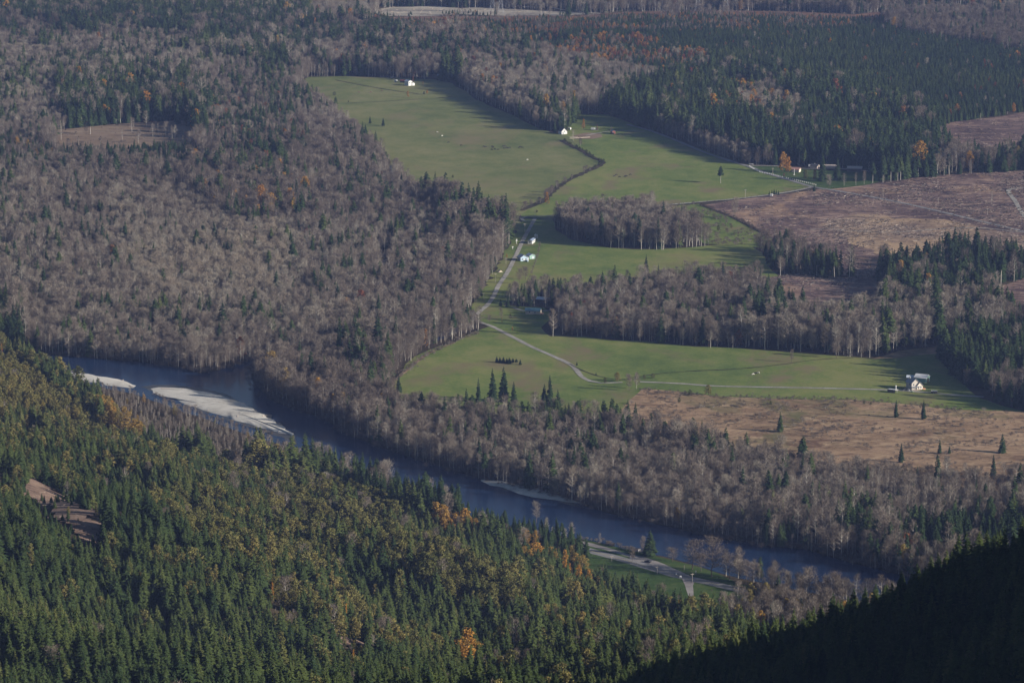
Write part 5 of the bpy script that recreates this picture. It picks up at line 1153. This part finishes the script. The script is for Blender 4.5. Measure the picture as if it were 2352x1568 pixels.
# slash on the clearcuts and driftwood
def debris(name, specs, label, cat, mat):
    vs = []; fs = []
    for poly, n, l0, l1, r0, r1, onhill in specs:
        W3 = np.array([slope_point(u, v)[:2] if onhill else gp(u, v) for u, v in poly]); x0, y0 = W3.min(0); x1, y1 = W3.max(0); k = 0; pl = W3.tolist()
        X = RNG.uniform(x0, x1, n * 4); Y = RNG.uniform(y0, y1, n * 4); ok = inside(pl, X, Y) & (RNG.random(n * 4) < np.clip((fnoise(X, Y, 40) - .35) * 3.5, .1, 1))
        for x, y in list(zip(X[ok], Y[ok]))[:n]:
            z = float(terrain(np.array([x]), np.array([y]))[0]) + .9 if onhill else .25
            L = random.uniform(l0, l1) / 2; r = random.uniform(r0, r1); a = random.gauss(.2, .9); dx, dy = math.cos(a) * L, math.sin(a) * L; tl = random.uniform(-.25, .25) * L * .5
            p = Vector((x - dx, y - dy, z + r + abs(tl) - tl)); q = Vector((x + dx, y + dy, z + r + abs(tl) + tl)); d = (q - p).normalized(); s = d.orthogonal().normalized() * r; t = d.cross(s)
            b = len(vs); vs += [p + s, p - s * .5 + t * .87, p - s * .5 - t * .87, q + s * .7, (q - s * .35 + t * .6), (q - s * .35 - t * .6)]
            fs += [[b, b + 1, b + 4, b + 3], [b + 1, b + 2, b + 5, b + 4], [b + 2, b, b + 3, b + 5], [b, b + 2, b + 1], [b + 3, b + 4, b + 5]]
    tag(mesh_obj(name, new_mesh(name, vs, fs, mat)), label, cat, kind='stuff')
P_ = lambda k: POLY[k][1]
debris('slash_debris', [([(1880, 505), (2000, 480), (2150, 500), (2352, 545), (2500, 590), (2352, 605), (2150, 600), (1990, 600)], 1500, 1.2, 5, .08, .22, False), (P_('main_clearcut'), 4800, 1.2, 5, .08, .22, False), (P_('upper_clearcut'), 900, 1.5, 5, .08, .2, False), (P_('hidden_clearcut'), 350, 2, 6, .1, .25, False), (P_('edge_clearcut'), 200, 2, 6, .1, .25, False), (P_('gravel_pit'), 200, 2, 6, .15, .35, False), (BARS[1], 70, 2, 7, .12, .3, False), (BARS[0], 25, 2, 6, .12, .25, False), (SCREE[0], 70, 1.5, 4.5, .06, .12, True)], 'pale scattered logging slash on the clearcuts and scree', 'slash', M['slash'])
debris('stump_litter', [(P_('main_clearcut'), 5200, .5, 2.4, .25, .6, False), (P_('hidden_clearcut'), 600, .5, 2, .25, .5, False), (P_('upper_clearcut'), 600, .6, 1.8, .3, .6, False), (P_('tan_meadow'), 500, .5, 1.5, .15, .35, False)], 'dark low stumps and litter dotting the clearcuts and meadow', 'stumps', M['bark_dark'] if 'bark_dark' in M else M['dark_wall'])
x, y = at(446, 936)
t = tag(empty('driftwood_stump', (x, y, .9), .6), 'dark uprooted stump stranded on the long gravel bar', 'stump')
MB().tube((-4, 0, .5), (3, .4, .9), .5, .35, 8).build('log', M['bark_x'] if 'bark_x' in M else M['dark_wall'], t)
m = MB()
for k in range(9): a = k * .7; m.tube((-4, 0, .6), (-5.2 + .5 * math.cos(a * 3), 1.9 * math.cos(a), .9 + 1.6 * abs(math.sin(a))), .2, .05, 4)
m.build('roots', M['dark_wall'], t)

# ------------------------------------------------------------------ air, light, camera
bm = bmesh.new(); bmesh.ops.create_cube(bm, size=1.0)
for v in bm.verts: v.co = (v.co.x * 14200, 4750 + v.co.y * 12800, 322 + v.co.z * 652)
me = bpy.data.meshes.new('haze'); bm.to_mesh(me); bm.free()
hm = bpy.data.materials.new('haze_air'); hm.use_nodes = True; ht = hm.node_tree; ht.nodes.clear()
ho = ht.nodes.new('ShaderNodeOutputMaterial'); hv = ht.nodes.new('ShaderNodeVolumePrincipled')
hv.inputs['Color'].default_value = (.36, .50, 1.0, 1); hv.inputs['Density'].default_value = HAZE_D; hv.inputs['Anisotropy'].default_value = .1
ht.links.new(hv.outputs[0], ho.inputs['Volume']); me.materials.append(hm)
tag(mesh_obj('haze', me), 'thin blue autumn haze filling the valley air', 'haze', kind='stuff')

world = bpy.data.worlds.new('World'); SC.world = world; world.use_nodes = True
wt = world.node_tree; bg = wt.nodes['Background'] if 'Background' in wt.nodes else wt.nodes.new('ShaderNodeBackground')
sky = wt.nodes.new('ShaderNodeTexSky'); sky.sky_type = 'NISHITA'; sky.sun_disc = False
el = math.asin(SUNDIR.z); sky.sun_elevation = el; sky.sun_rotation = math.atan2(SUNDIR.x, SUNDIR.y)
sky.altitude = 400; sky.air_density = 1.0; sky.dust_density = .6; sky.ozone_density = 1.5
wt.links.new(sky.outputs[0], bg.inputs[0]); bg.inputs[1].default_value = SKY_S
sl = bpy.data.lights.new('sun', 'SUN'); sl.energy = SUN_S; sl.angle = R(.53); sl.color = (1.0, .92, .81)
so = link(bpy.data.objects.new('sun', sl)); so.rotation_euler = SUNDIR.to_track_quat('Z', 'Y').to_euler(); so.location = (900, -300, 900)

cd = bpy.data.cameras.new('camera'); cam = link(bpy.data.objects.new('camera', cd)); SC.camera = cam
cam.location = (0, 0, CAM_H); cam.rotation_euler = (math.pi / 2 - PITCH, 0, 0)
cd.sensor_fit = 'HORIZONTAL'; cd.sensor_width = 36.0; cd.lens = 36.0 * F / W; cd.clip_start = 1.0; cd.clip_end = 30000
SC.view_settings.view_transform = 'Standard'; SC.view_settings.look = 'None'; SC.view_settings.exposure = EXPO; SC.view_settings.gamma = 1.0; SC.view_settings.use_curve_mapping = False
cy = SC.cycles
cy.max_bounces = 4; cy.diffuse_bounces = 2; cy.glossy_bounces = 2; cy.transmission_bounces = 2; cy.volume_bounces = 0; cy.transparent_max_bounces = 4
cy.sample_clamp_indirect = 3.0
cy.use_denoising = True
print('trees', len(T['x']), 'kept', int(rest.sum()), [int((T['kind'] == k).sum()) for k in range(3)])
